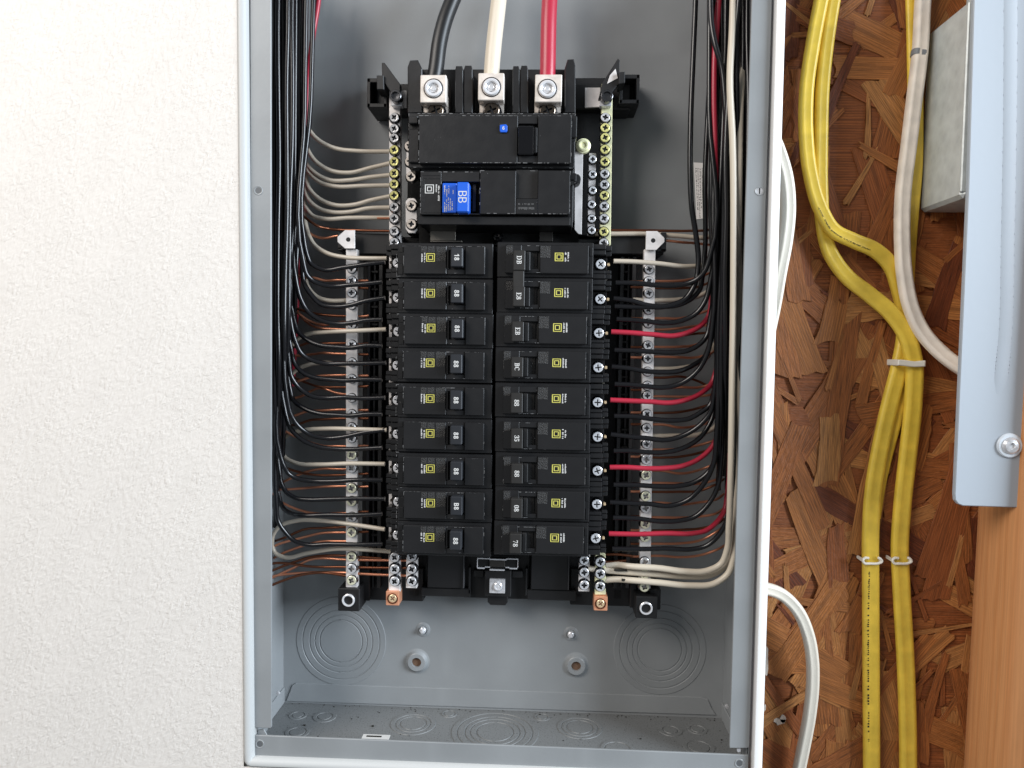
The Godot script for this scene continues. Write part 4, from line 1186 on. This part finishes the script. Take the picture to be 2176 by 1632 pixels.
func left_wires():
	# black wires: terminal x, y; lowest point of the bend; where it joins the bundle; x at the top of the frame; depth in the bundle
	var n := 0
	for w in [[818, 557, 690, 573, 648, 522, 668, -24], [812, 599, 712, 608, 646, 566, 652, -20], [818, 633, 706, 652, 641, 566, 646, -27], [812, 679, 716, 687, 632, 606, 640, -22], [812, 735, 715, 738, 627, 684, 634, -31], [820, 771, 690, 772, 622, 700, 629, -19], [812, 807, 700, 807, 621, 752, 624, -27], [818, 845, 690, 846, 614, 772, 619, -21], [812, 880, 715, 883, 616, 826, 613, -33], [818, 914, 690, 930, 611, 846, 608, -17], [812, 951, 720, 955, 606, 880, 603, -25], [812, 1020, 660, 1022, 597, 968, 600, -20], [818, 1060, 650, 1062, 593, 1004, 596, -30], [812, 1092, 650, 1096, 595, 1066, 591, -40], [812, 1156, 650, 1157, 588, 1076, 586, -24]]:
		wire("black_wire", "black wire, %s from the top, curving down into the left breaker column" % ORD[n], "wire", "black wires on the left", M.w_black, bend(w[0], w[1], w[2], w[3], w[4], w[5], w[6], -26, w[7], 2.2), 1.78)
		n += 1
	# bundle wires that pass straight on down behind the flange
	n = 0
	for w in [[583, 585, -14], [592, 590, -12], [601, 594, -15], [611, 600, -12], [622, 603, -14], [588, 584, -30], [598, 588, -38], [608, 596, -41], [618, 600, -34], [629, 606, -30], [637, 612, -40], [645, 618, -36], [586, 586, -22], [595, 592, -27], [605, 600, -24], [614, 606, -27], [626, 612, -22]]:
		var p := PackedVector3Array()
		var end := 1120.0 - 42 * n if n < 5 else 1000.0 - 30 * (n - 5)
		for k in 9:
			var f := k / 8.0
			p.append(P(lerpf(w[0], w[1], f * f) + 1.6 * sin(k * 1.9 + n * 2.3), lerpf(-90, end, f), w[2] - (34 * smoothstep(0.75, 1.0, f))))
		wire("black_wire", "black wire hanging in the left bundle, %s of those that run straight down" % ORD[n], "wire", "straight black wires in the left bundle", M.w_black, p, 1.85)
		n += 1
	# pale wires to the left inner bar and to the breakers
	n = 0
	for w in [[[829, 322, -38, 760, 321, -38, 712, 315, -40, 672, 294, -42, 650, 262, -45, 646, 200, -48, 640, 60, -50, 636, -90, -50]],
			[[829, 347, -38, 790, 356, -38, 742, 367, -39, 702, 362, -41, 668, 340, -43, 650, 308, -46, 643, 230, -49, 632, 60, -50, 628, -90, -50]],
			[[829, 372, -38, 790, 376, -38, 742, 383, -39, 702, 383, -41, 670, 368, -44, 650, 345, -47, 640, 250, -50, 625, 60, -52, 620, -90, -52]],
			[[829, 394, -38, 770, 395, -38, 712, 396, -40, 682, 388, -43, 655, 364, -46, 645, 300, -50, 620, 60, -53, 612, -90, -53]],
			[[829, 417, -38, 790, 425, -38, 752, 435, -39, 714, 436, -41, 678, 422, -44, 657, 400, -47, 648, 340, -50, 617, 60, -54, 606, -90, -54]],
			[[829, 441, -38, 780, 443, -38, 745, 450, -39, 708, 451, -41, 676, 442, -44, 656, 424, -47, 646, 360, -50, 612, 60, -55, 600, -90, -55]],
			[[829, 463, -38, 740, 463, -38, 690, 465, -40, 664, 458, -44, 650, 440, -48, 640, 380, -52, 608, 60, -56, 596, -90, -56]],
			[[822, 549, -26, 780, 549, -27, 735, 547, -29, 695, 538, -33, 668, 520, -38, 653, 490, -44, 646, 430, -50, 630, 200, -55, 622, -90, -57]],
			[[737, 638, -39, 705, 639, -39, 676, 632, -41, 656, 612, -44, 646, 560, -50, 638, 400, -56, 628, -90, -57]],
			[[820, 700, -27, 752, 703, -27, 690, 706, -33, 655, 710, -38, 628, 724, -44, 610, 760, -50, 600, 800, -54]],
			[[737, 777, -39, 690, 771, -39, 655, 775, -42, 625, 790, -47, 606, 820, -52, 596, 870, -55]],
			[[822, 914, -26, 760, 912, -27, 690, 911, -33, 645, 914, -38, 606, 928, -45, 590, 950, -50]],
			[[818, 986, -26, 740, 985, -28, 680, 987, -32, 630, 984, -38, 604, 970, -44, 592, 940, -50, 588, 880, -54]],
			[[818, 1125, -26, 752, 1115, -29, 688, 1107, -34, 628, 1107, -38, 592, 1120, -42, 578, 1150, -46, 584, 1174, -46, 604, 1184, -44, 650, 1176, -38, 720, 1166, -31, 780, 1168, -30, 830, 1172, -34]]]:
		wire("white_wire", ("white wire, %s from the top, curving out of the left bundle" % ORD[n]) if n < 13 else "white wire looping back in a wide bend at the bottom left", "wire", "white wires on the left", M.w_white, path(w[0]), 1.65)
		n += 1
	tag(part("bare_tip", self, M.copper, [800, 460.5, 828, 465.5, -36, -39.5], 0.6), "bare copper tip of the lowest white wire at the left bar", "wire tip")
	# red wires in the left bundle
	wire("red_wire", "red wire slanting down in front of the upper left bundle", "wire", "red wires on the left", M.w_red, path([682, -90, -38, 677, 0, -38, 666, 70, -38, 656, 150, -38, 650, 260, -40, 641, 330, -42, 636, 400, -44, 640, 480, -48, 634, 580, -52, 628, 700, -54, 622, 820, -58]), 1.9)
	wire("red_wire", "red wire half hidden between black wires at the upper left", "wire", "red wires on the left", M.w_red, path([642, -90, -30, 641, 20, -31, 644, 110, -35, 652, 200, -44, 644, 300, -50, 632, 460, -55, 625, 640, -52, 628, 720, -56]), 1.7)
	# bare copper: bar x, y, then outwards
	n = 0
	for w in [[830, 491, 700, 486, 652, 465, -36], [737, 500, 690, 506, 653, 492, -44], [737, 595, 690, 596, 645, 590, -40], [737, 672, 680, 668, 630, 655, -44], [737, 684, 690, 690, 628, 660, -46], [737, 700, 680, 697, 626, 655, -50], [737, 729, 680, 730, 630, 737, -44], [737, 752, 690, 750, 632, 756, -50], [737, 797, 690, 798, 628, 812, -44], [737, 823, 680, 822, 622, 800, -46], [737, 838, 690, 826, 640, 842, -52], [737, 870, 690, 872, 614, 888, -46], [737, 889, 690, 891, 632, 902, -44], [737, 948, 690, 948, 605, 915, -42], [737, 997, 690, 996, 610, 1020, -46], [737, 1009, 690, 1010, 600, 990, -44], [737, 1033, 690, 1034, 604, 1040, -50], [737, 1090, 690, 1092, 594, 1064, -46], [737, 1120, 690, 1122, 606, 1142, -48], [737, 1131, 690, 1132, 596, 1155, -44], [737, 1150, 690, 1150, 592, 1180, -50]]:
		var j := rng.randf_range(-4, 4)
		var p := path([w[0], w[1], -39, lerpf(w[0], w[2], 0.5), w[1] + (w[3] - w[1]) * 0.3, -39.5, w[2], w[3], -41, lerpf(w[2], w[4], 0.5), lerpf(w[3], w[5], 0.32) + j, w[6] + 1, w[4], w[5], w[6], w[4] - 22, w[5] + (w[5] - w[3]) * 0.7 - 6, w[6] - 8])
		wire("bare_copper_wire", "bare copper ground wire, %s from the top on the left side" % ORD[n], "wire", "bare copper wires on the left", M.copper if n % 3 else M.copper2, p, 1.0, 8)
		n += 1
	# copper wires that run on through to the inner bars at the bottom
	for w in [[578, 1213, 618, 1197, 660, 1184, 735, 1181, 810, 1187, 811], [578, 1228, 625, 1206, 660, 1189, 735, 1189, 826, 1191, 864], [578, 1198, 610, 1197, 650, 1203, 735, 1205, 826, 1207, 864], [577, 1226, 622, 1219, 690, 1216, 735, 1217, 826, 1223, 864], [577, 1244, 612, 1230, 650, 1220, 700, 1218, 737, 1224, 738]]:
		wire("bare_copper_wire", "bare copper ground wire, %s from the bottom left corner of the bars" % ORD[n - 21], "wire", "bare copper wires at the bottom left", M.copper2 if n % 2 else M.copper, path([w[0] - 12, w[1] + 6, -52, w[0], w[1], -50, w[2], w[3], -47, w[4], w[5], -43, w[6], w[7], -39, lerpf(w[6], w[8], 0.5), (w[7] + w[9]) / 2.0, -39, w[10], w[9], -39]), 1.05, 8)
		n += 1
	stubs([596, 612, 672, 699, 731, 753, 798, 821, 871, 889, 947, 1007, 1034, 1087, 1116, 1130], 761, 783)

func stubs(ys: Array, x0: float, x1: float):
	var side := "left" if x0 < 1000 else "right"
	var n := 0
	for y in ys:
		var c: float = y + (x0 - 761) * 0.004
		wire("copper_wire_end", "cut copper wire end at the %s ground bar, %s from the top" % [side, ORD[n]], "wire end", "copper wire ends at the %s ground bar" % side, M.copper2 if n % 2 else M.copper, path([x0, c, -40, (x0 + x1) / 2, c + 0.3, -40, x1, c + rng.randf_range(-1, 1), -40]), 1.0, 8, 2)
		n += 1

func right_wires():
	var n := 0
	for w in [[1308, 601, 1430, 606, 1505, 556, 1508, -20], [1304, 634, 1410, 652, 1493, 590, 1512, -33], [1310, 678, 1410, 687, 1508, 610, 1514, -24], [1306, 744, 1430, 750, 1508, 690, 1520, -30], [1300, 779, 1405, 791, 1506, 736, 1532, -38], [1306, 816, 1410, 823, 1513, 700, 1524, -20], [1305, 884, 1430, 893, 1514, 838, 1538, -29], [1298, 923, 1410, 934, 1517, 838, 1543, -21], [1304, 958, 1410, 961, 1520, 850, 1549, -33], [1304, 1030, 1440, 1032, 1521, 960, 1560, -25], [1296, 1067, 1420, 1074, 1523, 930, 1566, -18], [1303, 1100, 1440, 1107, 1532, 985, 1573, -24], [1301, 1166, 1470, 1168, 1554, 1050, 1580, -20]]:
		wire("black_wire", "black wire, %s from the top, curving up out of the right breaker column" % ORD[n], "wire", "black wires on the right", M.w_black, bend(w[0], w[1], w[2], w[3], w[4], w[5], w[6], -26, w[7], 2.6), 1.85)
		n += 1
	wire("black_wire", "black wire hanging clear of the right bundle, running down into the second breaker", "wire", "", M.w_black, path([1306, 651, -27, 1370, 652, -27, 1420, 650, -27, 1455, 636, -27, 1477, 602, -27, 1484, 560, -27, 1479, 500, -27, 1470, 440, -26, 1467, 380, -26, 1468, 250, -26, 1473, 120, -27, 1478, 0, -28, 1480, -90, -29]), 2.0)
	wire("black_wire", "black wire crossing the others slantwise at the top of the right bundle", "wire", "", M.w_black, path([1508, -90, -14, 1510, 0, -14, 1512, 50, -13, 1520, 95, -12, 1533, 140, -12, 1540, 200, -12, 1543, 300, -13, 1540, 420, -14, 1536, 600, -15, 1532, 800, -16, 1530, 950, -24, 1526, 1040, -36]), 2.1)
	n = 0
	for w in [[1577, 1542, 1540, -10, 1010], [1566, 1566, 1548, -12, 960], [1589, 1588, 1576, -14, 1110], [1583, 1585, 1566, -24, 1130], [1572, 1575, 1556, -34, 1100], [1554, 1562, 1545, -36, 1040], [1546, 1548, 1538, -40, 980]]:
		var p := PackedVector3Array()
		for k in 9:
			var f := k / 8.0
			var x: float = lerpf(w[0], w[1], clampf(f * 3, 0, 1)) if f < 0.33 else lerpf(w[1], w[2], (f - 0.33) / 0.67)
			p.append(P(x + 1.8 * sin(k * 2.1 + n * 1.7), lerpf(-90, w[4], f), w[3] - 26 * smoothstep(0.75, 1, f)))
		wire("black_wire", "black wire hanging in the right bundle, %s of those that run straight down" % ORD[n], "wire", "straight black wires in the right bundle", M.w_black, p, 2.0)
		n += 1
	# red wires
	n = 0
	for w in [[1299, 705, 1430, 713, 1512, 640, 1528, -36], [1297, 850, 1420, 855, 1520, 790, 1536, -40], [1296, 993, 1410, 996, 1526, 905, 1546, -38], [1294, 1134, 1470, 1134, 1546, 1050, 1550, -42]]:
		wire("red_wire", "red wire, %s from the top, leaving the right breaker column" % ORD[n], "wire", "red wires on the right", M.w_red, bend(w[0], w[1], w[2], w[3], w[4], w[5], w[6], -26, w[7], 1.0), 1.9)
		n += 1
	wire("red_wire", "red wire running down the front of the upper right bundle", "wire", "", M.w_red, path([1530, -90, -20, 1527, 0, -20, 1524, 50, -19, 1519, 110, -19, 1517, 200, -19, 1519, 300, -20, 1521, 400, -22, 1520, 500, -28, 1518, 640, -40]), 2.2)
	# pale wires
	n = 0
	for w in [[1264, 497, -38, 1300, 497, -38, 1370, 497, -40, 1440, 501, -41, 1508, 503, -44, 1530, 490, -50, 1540, 420, -55], [1304, 555, -25, 1345, 556, -26, 1400, 560, -28, 1460, 566, -32, 1492, 563, -37, 1508, 552, -44, 1520, 520, -50], [1345, 637, -38, 1392, 638, -38, 1450, 636, -40, 1488, 628, -44, 1507, 616, -48, 1518, 590, -54], [1382, 783, -40, 1440, 783, -41, 1480, 774, -45, 1504, 758, -50, 1520, 730, -56], [1370, 926, -40, 1430, 926, -42, 1490, 922, -46, 1520, 906, -52, 1530, 880, -56]]:
		wire("white_wire", "white wire, %s from the top, leaving the right breaker column" % ORD[n], "wire", "white wires on the right", M.w_white, path(w), 1.75)
		n += 1
	n = 0
	for w in [[1288, 1200, -38, 1312, 1200, -36, 1335, 1203, -31, 1400, 1207, -28, 1455, 1214, -27, 1502, 1213, -27, 1532, 1198, -27, 1545, 1168, -25, 1549, 1120, -20, 1553, 1000, -9, 1556, 800, -6, 1559, 560, -6, 1557, 300, -6, 1551, 170, -7, 1556, 60, -9, 1560, -90, -12],
			[1250, 1208, -38, 1300, 1213, -37, 1345, 1217, -35, 1400, 1221, -34, 1460, 1225, -34, 1510, 1222, -34, 1540, 1204, -34, 1555, 1170, -34, 1561, 1100, -34, 1566, 900, -36, 1568, 500, -38, 1570, 260, -36, 1572, 100, -36, 1574, -90, -36],
			[1288, 1232, -38, 1312, 1231, -35, 1340, 1233, -31, 1400, 1238, -28, 1465, 1244, -27, 1518, 1240, -27, 1546, 1220, -27, 1559, 1180, -27, 1564, 1110, -28, 1568, 900, -24, 1570, 600, -22, 1570, 460, -12, 1571, 350, -9, 1573, 240, -14, 1580, 100, -24, 1582, -90, -18]]:
		wire("white_wire", "thick cream wire, %s from the top of the three sweeping round the lower right corner" % ORD[n], "wire", "thick cream wires at the lower right", M.w_cream, path(w), 2.35, 12)
		n += 1
	for y in [[1289, 1330, 1212], [1305, 1330, 1233]]: tag(part("insulation_notch", self, M.ink, [y[0] + 16, y[2] - 2.5, y[1] + 3, y[2] + 2.5, -30.2 if y[2] > 1220 else -32, -33], 0.3), "dark stripped gap on a cream wire at the lower right bar, %s" % ("lower one" if y[2] > 1220 else "upper one"), "wire strip", "stripped gaps")
	# bare copper
	n = 0
	for w in [[1266, 489, 1400, 490, 1508, 488, -42], [1392, 511, 1440, 514, 1512, 520, -50], [1390, 597, 1440, 597, 1508, 580, -44], [1388, 612, 1450, 612, 1508, 600, -50], [1388, 676, 1440, 677, 1508, 658, -44], [1386, 700, 1440, 698, 1508, 690, -48], [1384, 715, 1440, 714, 1506, 706, -52], [1384, 737, 1440, 737, 1508, 716, -46], [1384, 758, 1440, 759, 1508, 752, -48], [1384, 802, 1440, 800, 1512, 822, -50], [1383, 823, 1450, 823, 1514, 815, -46], [1382, 842, 1440, 843, 1514, 838, -44], [1382, 877, 1440, 876, 1512, 858, -46], [1381, 902, 1440, 908, 1500, 900, -50], [1380, 955, 1440, 954, 1520, 935, -46], [1380, 972, 1440, 971, 1520, 950, -44], [1378, 1000, 1440, 1006, 1520, 985, -48], [1378, 1026, 1440, 1027, 1520, 1020, -50], [1378, 1045, 1440, 1045, 1520, 1030, -44], [1377, 1068, 1440, 1072, 1520, 1062, -52], [1376, 1099, 1440, 1100, 1520, 1092, -46], [1376, 1127, 1440, 1126, 1520, 1115, -44], [1375, 1155, 1440, 1155, 1530, 1125, -46], [1374, 1181, 1440, 1184, 1530, 1165, -44]]:
		var j := rng.randf_range(-3, 3)
		wire("bare_copper_wire", "bare copper ground wire, %s from the top on the right side" % ORD[n], "wire", "bare copper wires on the right", M.copper if n % 3 else M.copper2, path([w[0], w[1], -39, lerpf(w[0], w[2], 0.5), w[1] + 0.4, -39.5, w[2], w[3], -41, lerpf(w[2], w[4], 0.6), lerpf(w[3], w[5], 0.35) + j, w[6], w[4], w[5], w[6], w[4] + 18, w[5] - 12, w[6] - 8]), 1.0, 8)
		n += 1
	for w in [[1264, 1193, 1300, 1194, 1330, 1191], [1288, 1178, 1312, 1178, 1345, 1182]]:
		wire("bare_copper_wire", "short bare copper wire %s at the bottom right bars" % ("just under the breakers" if w[1] < 1185 else "between the two inner screws"), "wire", "short copper wires at the bottom right", M.copper2, path([w[0], w[1], -38, w[2], w[3], -37, w[4], w[5], -38]), 1.0, 8)
	stubs([596, 608, 674, 735, 757, 826, 874, 899, 968, 1025, 1042, 1095, 1124, 1153, 1180], 1340, 1368)

func service_cables():
	for w in [["black_cable", "thick black service cable entering the left main lug", M.sv_black, [956, 210, -27, 921, 175, -27]], ["white_cable", "thick white service cable entering the middle main lug", M.w_cream, []], ["red_cable", "thick red service cable entering the right main lug", M.w_red, []]]:
		var p: Array
		match w[0]:
			"black_cable": p = [921, 178, -27, 926, 150, -27, 934, 90, -28, 945, 45, -30, 962, 0, -33, 985, -50, -36, 1005, -100, -38]
			"white_cable": p = [1044, 175, -27, 1045, 150, -27, 1050, 90, -28, 1055, 45, -29, 1060, 0, -31, 1066, -50, -34, 1072, -100, -36]
			_: p = [1163, 178, -27, 1164, 150, -27, 1165, 90, -28, 1166, 45, -29, 1168, 0, -31, 1171, -50, -34, 1174, -100, -36]
		wire(w[0], w[1], "cable", "service cables to the main breaker", w[2], path(p), 5.7, 24)
	for q in [[921, 155], [1044, 152], [1163, 155]]:
		var m := Mb.new()
		m.tube(path([q[0], q[1] + 6, -25, q[0], q[1] - 2.5, -25]), 3.2 * MM, 14)
		tag(obj("bare_conductor", m, M.brass), "bare metal end of the %s service cable just above its lug" % ("black" if q[0] < 1000 else "white" if q[0] < 1100 else "red"), "cable end", "cable ends above the lugs")

# ---------------------------------------------------------------- outside the cabinet

func flat_cable(a: float, b: float) -> PackedVector2Array:     # two conductors and a ground side by side under one sheath
	var q := PackedVector2Array()
	for k in 28:
		var t := TAU * k / 28
		var x := signf(cos(t)) * pow(absf(cos(t)), 0.62) * a
		var y := signf(sin(t)) * pow(absf(sin(t)), 0.7) * b
		y *= 1.0 - 0.17 * exp(-pow(x / (a * 0.22), 2)) + 0.05 * exp(-pow((absf(x) - a * 0.5) / (a * 0.2), 2))
		q.append(Vector2(x, y) * MM)
	return q

func flat(called: String, label: String, category: String, group: String, material: Material, p: PackedVector3Array, a: float, b: float, start := 1.0) -> MeshInstance3D:
	var m := Mb.new()
	m.tube(spline(p, 8), 0, 0, flat_cable(a, b), Vector3.BACK, start)
	var o := obj(called, m, material)
	tag(o, label, category, group)
	return o

func marks_along(parent: Node, p: PackedVector3Array, side: float, lift: float, high: float, s: int):
	var r := RandomNumberGenerator.new()
	r.seed = s
	var m := Mb.new()
	var c := spline(p, 26)
	for i in range(0, c.size() - 1):
		if r.randf() < 0.25: continue
		var t := (c[i + 1] - c[i])
		var u := t.cross(Vector3.BACK).normalized()
		var a := c[i] + u * side * MM + Vector3(0, 0, lift * MM)
		var f := r.randf_range(0.4, 0.8)
		var h := high * r.randf_range(0.45, 1.0) * MM
		m.quad(a, a + t * f, a + t * f + u * h, a + u * h, Vector3.BACK)
	obj("print", m, M.ink, parent)

func outside():
	var g := "yellow cables on the strand board"
	var pa := path([1766, -100, -84, 1745, 0, -84, 1728, 90, -84, 1714, 190, -84, 1713, 290, -84, 1722, 370, -83, 1742, 440, -82, 1772, 490, -81, 1815, 512, -81, 1860, 532, -82, 1893, 565, -85, 1910, 612, -88, 1922, 665, -89.5, 1922, 722, -89.5, 1911, 780, -88.5, 1893, 850, -88.5, 1871, 950, -88.5, 1856, 1040, -88.5, 1850, 1130, -88.5, 1850, 1230, -88.5, 1851, 1420, -88.5, 1852, 1632, -88.5, 1852, 1720, -88.5])
	var ca := flat("yellow_cable", "yellow flat cable with black print, the left one where they run down in parallel", "cable", g, M.c_yellow, pa, 6.6, 3.8, 0.84)
	marks_along(ca, path([1739, 440, -77.9, 1770, 492, -76.9, 1812, 516, -76.9, 1850, 532, -77.5]), -0.6, 0.0, 1.2, 3)
	marks_along(ca, path([1849, 1215, -84.6, 1847, 1330, -84.6, 1847, 1440, -84.6, 1848, 1580, -84.6]), 0.1, 0.0, 1.5, 5)
	flat("yellow_cable", "yellow flat cable, the right one where they run down in parallel", "cable", g, M.c_yellow, path([1792, -100, -88, 1771, 0, -88, 1757, 90, -88, 1747, 190, -88, 1744, 300, -88, 1744, 400, -88, 1748, 470, -88.5, 1763, 535, -88, 1800, 588, -86, 1850, 628, -83, 1893, 665, -81, 1926, 712, -80, 1941, 765, -81, 1941, 850, -84, 1930, 960, -87, 1917, 1080, -88.5, 1912, 1160, -88.5, 1915, 1240, -88.5, 1924, 1400, -88.5, 1929, 1550, -88.5, 1930, 1720, -88.5]), 6.8, 3.9, 0.80)
	flat("yellow_cable", "yellow cable mostly hidden behind the thick white cable", "cable", g, M.c_yellow, path([1938, -100, -90.5, 1941, 0, -90.5, 1944, 120, -90.5, 1945, 250, -90.5, 1944, 350, -90.5, 1936, 450, -90.8, 1928, 560, -91, 1925, 660, -91.4, 1926, 740, -91.6, 1917, 810, -91.8, 1904, 880, -92, 1882, 960, -92.5, 1866, 1030, -93, 1855, 1100, -93]), 6.0, 2.6)
	flat("white_cable", "thick white cable with a grey band, bending right behind the cover plate", "cable", "", M.c_white, path([1968, -100, -82, 1961, 0, -82, 1955, 110, -82, 1943, 210, -82, 1931, 310, -82, 1919, 410, -82, 1917, 500, -79, 1922, 585, -76, 1938, 660, -74, 1962, 708, -72, 1998, 748, -68, 2040, 780, -64, 2090, 806, -60, 2150, 815, -58]), 5.6, 5.0)
	var m := Mb.new()
	m.tube(path([1954, 109, -82, 1953.4, 111, -82, 1952.6, 117, -82, 1952, 120, -82]), 0, 0, flat_cable(5.72, 5.12))
	tag(obj("tape_band", m, M.grey_band), "grey band round the thick white cable beside the metal box", "tape")
	flat("white_cable", "white cable bulging out from behind the right panel edge at the top", "cable", "white cables behind the right panel edge", M.c_white2, path([1632, 270, -60, 1654, 320, -52, 1671, 380, -50, 1676, 440, -50, 1670, 510, -50, 1657, 580, -52, 1643, 660, -58, 1630, 720, -64]), 5.0, 4.2)
	flat("white_cable", "inner white cable pressed against the right panel edge at the top", "cable", "white cables behind the right panel edge", M.c_white2, path([1628, 300, -70, 1645, 350, -62, 1657, 400, -60, 1660, 450, -60, 1655, 520, -60, 1645, 600, -62, 1630, 690, -70]), 4.6, 4.0)
	flat("white_cable", "white cable arching down from the right panel edge near the bottom", "cable", "white cables behind the right panel edge", M.c_white2, path([1590, 1250, -60, 1628, 1251, -66, 1662, 1264, -70, 1694, 1296, -72, 1716, 1345, -74, 1726, 1400, -76, 1727, 1450, -78, 1720, 1520, -80, 1707, 1590, -82, 1697, 1640, -83, 1685, 1720, -84]), 4.9, 4.2)
	# clips
	var cl := Mb.new()
	pprism(cl, [1909, 764, 1925, 765, 1945, 768, 1967, 766, 1967, 779, 1945, 780, 1925, 778, 1909, 776], -73.5, -77, 0.6)
	pbox(cl, 1961, 766, 1968, 779, -77, -95, 0.5); pbox(cl, 1906, 764, 1911, 777, -77, -95, 0.5)
	tag(obj("cable_clip", cl, M.staple), "white strap clip across both yellow cables where they meet", "cable clip", "cable clips")
	for q in [[1854, 1193, 0], [1917, 1193, 1]]:
		cl = Mb.new()
		cl.tube(spline(path([q[0] - 8, 1186, -83, q[0] - 17, 1186, -82.6, q[0] - 20, 1190, -82.5, q[0] - 18, 1196, -82.5, q[0] - 4, 1197.5, -82.5, q[0] + 12, 1197, -82.5, q[0] + 20, 1193, -82.5, q[0] + 16, 1187, -82.5, q[0] + 11, 1185, -83]), 4), 1.1 * MM, 8)
		pbox(cl, q[0] - 21, 1188, q[0] - 17, 1195, -83, -95, 0.3); pbox(cl, q[0] + 16, 1188, q[0] + 20, 1195, -83, -95, 0.3)
		tag(obj("cable_staple", cl, M.staple), "white staple holding the %s yellow cable to the board" % ("left" if q[2] == 0 else "right"), "cable staple", "cable clips")
	# galvanised box behind the cover plate
	var box := thing("metal_box", "grey-green galvanised junction box half hidden by the cover plate at top right", "junction box", P(1960, 445, -95))
	var a := P(1962, 250, -95)
	var top := P(1978, 72, -95).y
	var bot := P(1946, 452, -95).y
	m = Mb.new()
	m.box(Vector3(a.x, bot, -0.0955), Vector3(a.x + 0.11, top, -0.034), 0.0028)
	obj("body", m, M.galv, box)
	m = Mb.new()
	m.box(Vector3(a.x - 0.0008, bot + 0.004, -0.0365), Vector3(a.x + 0.11, top - 0.002, -0.0335), 0.0008)
	obj("lid", m, M.galv, box)
	m = Mb.new()
	m.lathe(Vector3(a.x + 0.028, top + 0.0, -0.068), [[0.011, 0.0], [0.011, 0.12]], 24, Vector3.RIGHT, Vector3.BACK, Vector3.UP)
	obj("conduit", m, M.galv, box)
	# cover plate in front at the right edge
	var cov := thing("cover_plate", "pale blue-grey steel cover plate with a screw, at the right edge", "cover plate", P(2110, 1075, -30))
	m = Mb.new()
	pprism(m, [2073, -120, 2330, -120, 2330, 1084, 2046, 1075, 2036, 1071, 2030, 1063, 2029, 1050, 2041, 780, 2058, 400], -28, -31.5, 0.6)
	obj("plate", m, M.cover, cov)
	m = Mb.new()
	m.tube(spline(path([2146, -120, -28, 2145, 200, -28, 2140, 500, -28, 2134, 720, -28, 2126, 800, -28, 2118, 850, -28.6]), 10), 0, 0, flipped(PackedVector2Array([Vector2(-5, -0.3) * MM, Vector2(-4, 0.08) * MM, Vector2(-1.5, 0.42) * MM, Vector2(1.5, 0.45) * MM, Vector2(5, 0.1) * MM, Vector2(6, -0.3) * MM])))
	obj("crease", m, M.cover, cov)
	m = Mb.new()
	var sc := P(2146, 947, -27)
	m.lathe(sc, [[9.0 * MM, -1 * MM], [9.0 * MM, 0.0], [8.2 * MM, 0.9 * MM], [6.6 * MM, 1.1 * MM], [6.2 * MM, 0.9 * MM]], 36)
	var sw := obj("washer_screw", m, M.pale_paint, cov)
	m = Mb.new()
	m.lathe(sc, [[6.3 * MM, 0.9 * MM], [6.0 * MM, 1.9 * MM], [4.6 * MM, 3.0 * MM], [2.2 * MM, 3.3 * MM], [2.0 * MM, 2.0 * MM], [0.0, 2.0 * MM]], 28)
	obj("screw_head", m, M.zinc, sw)
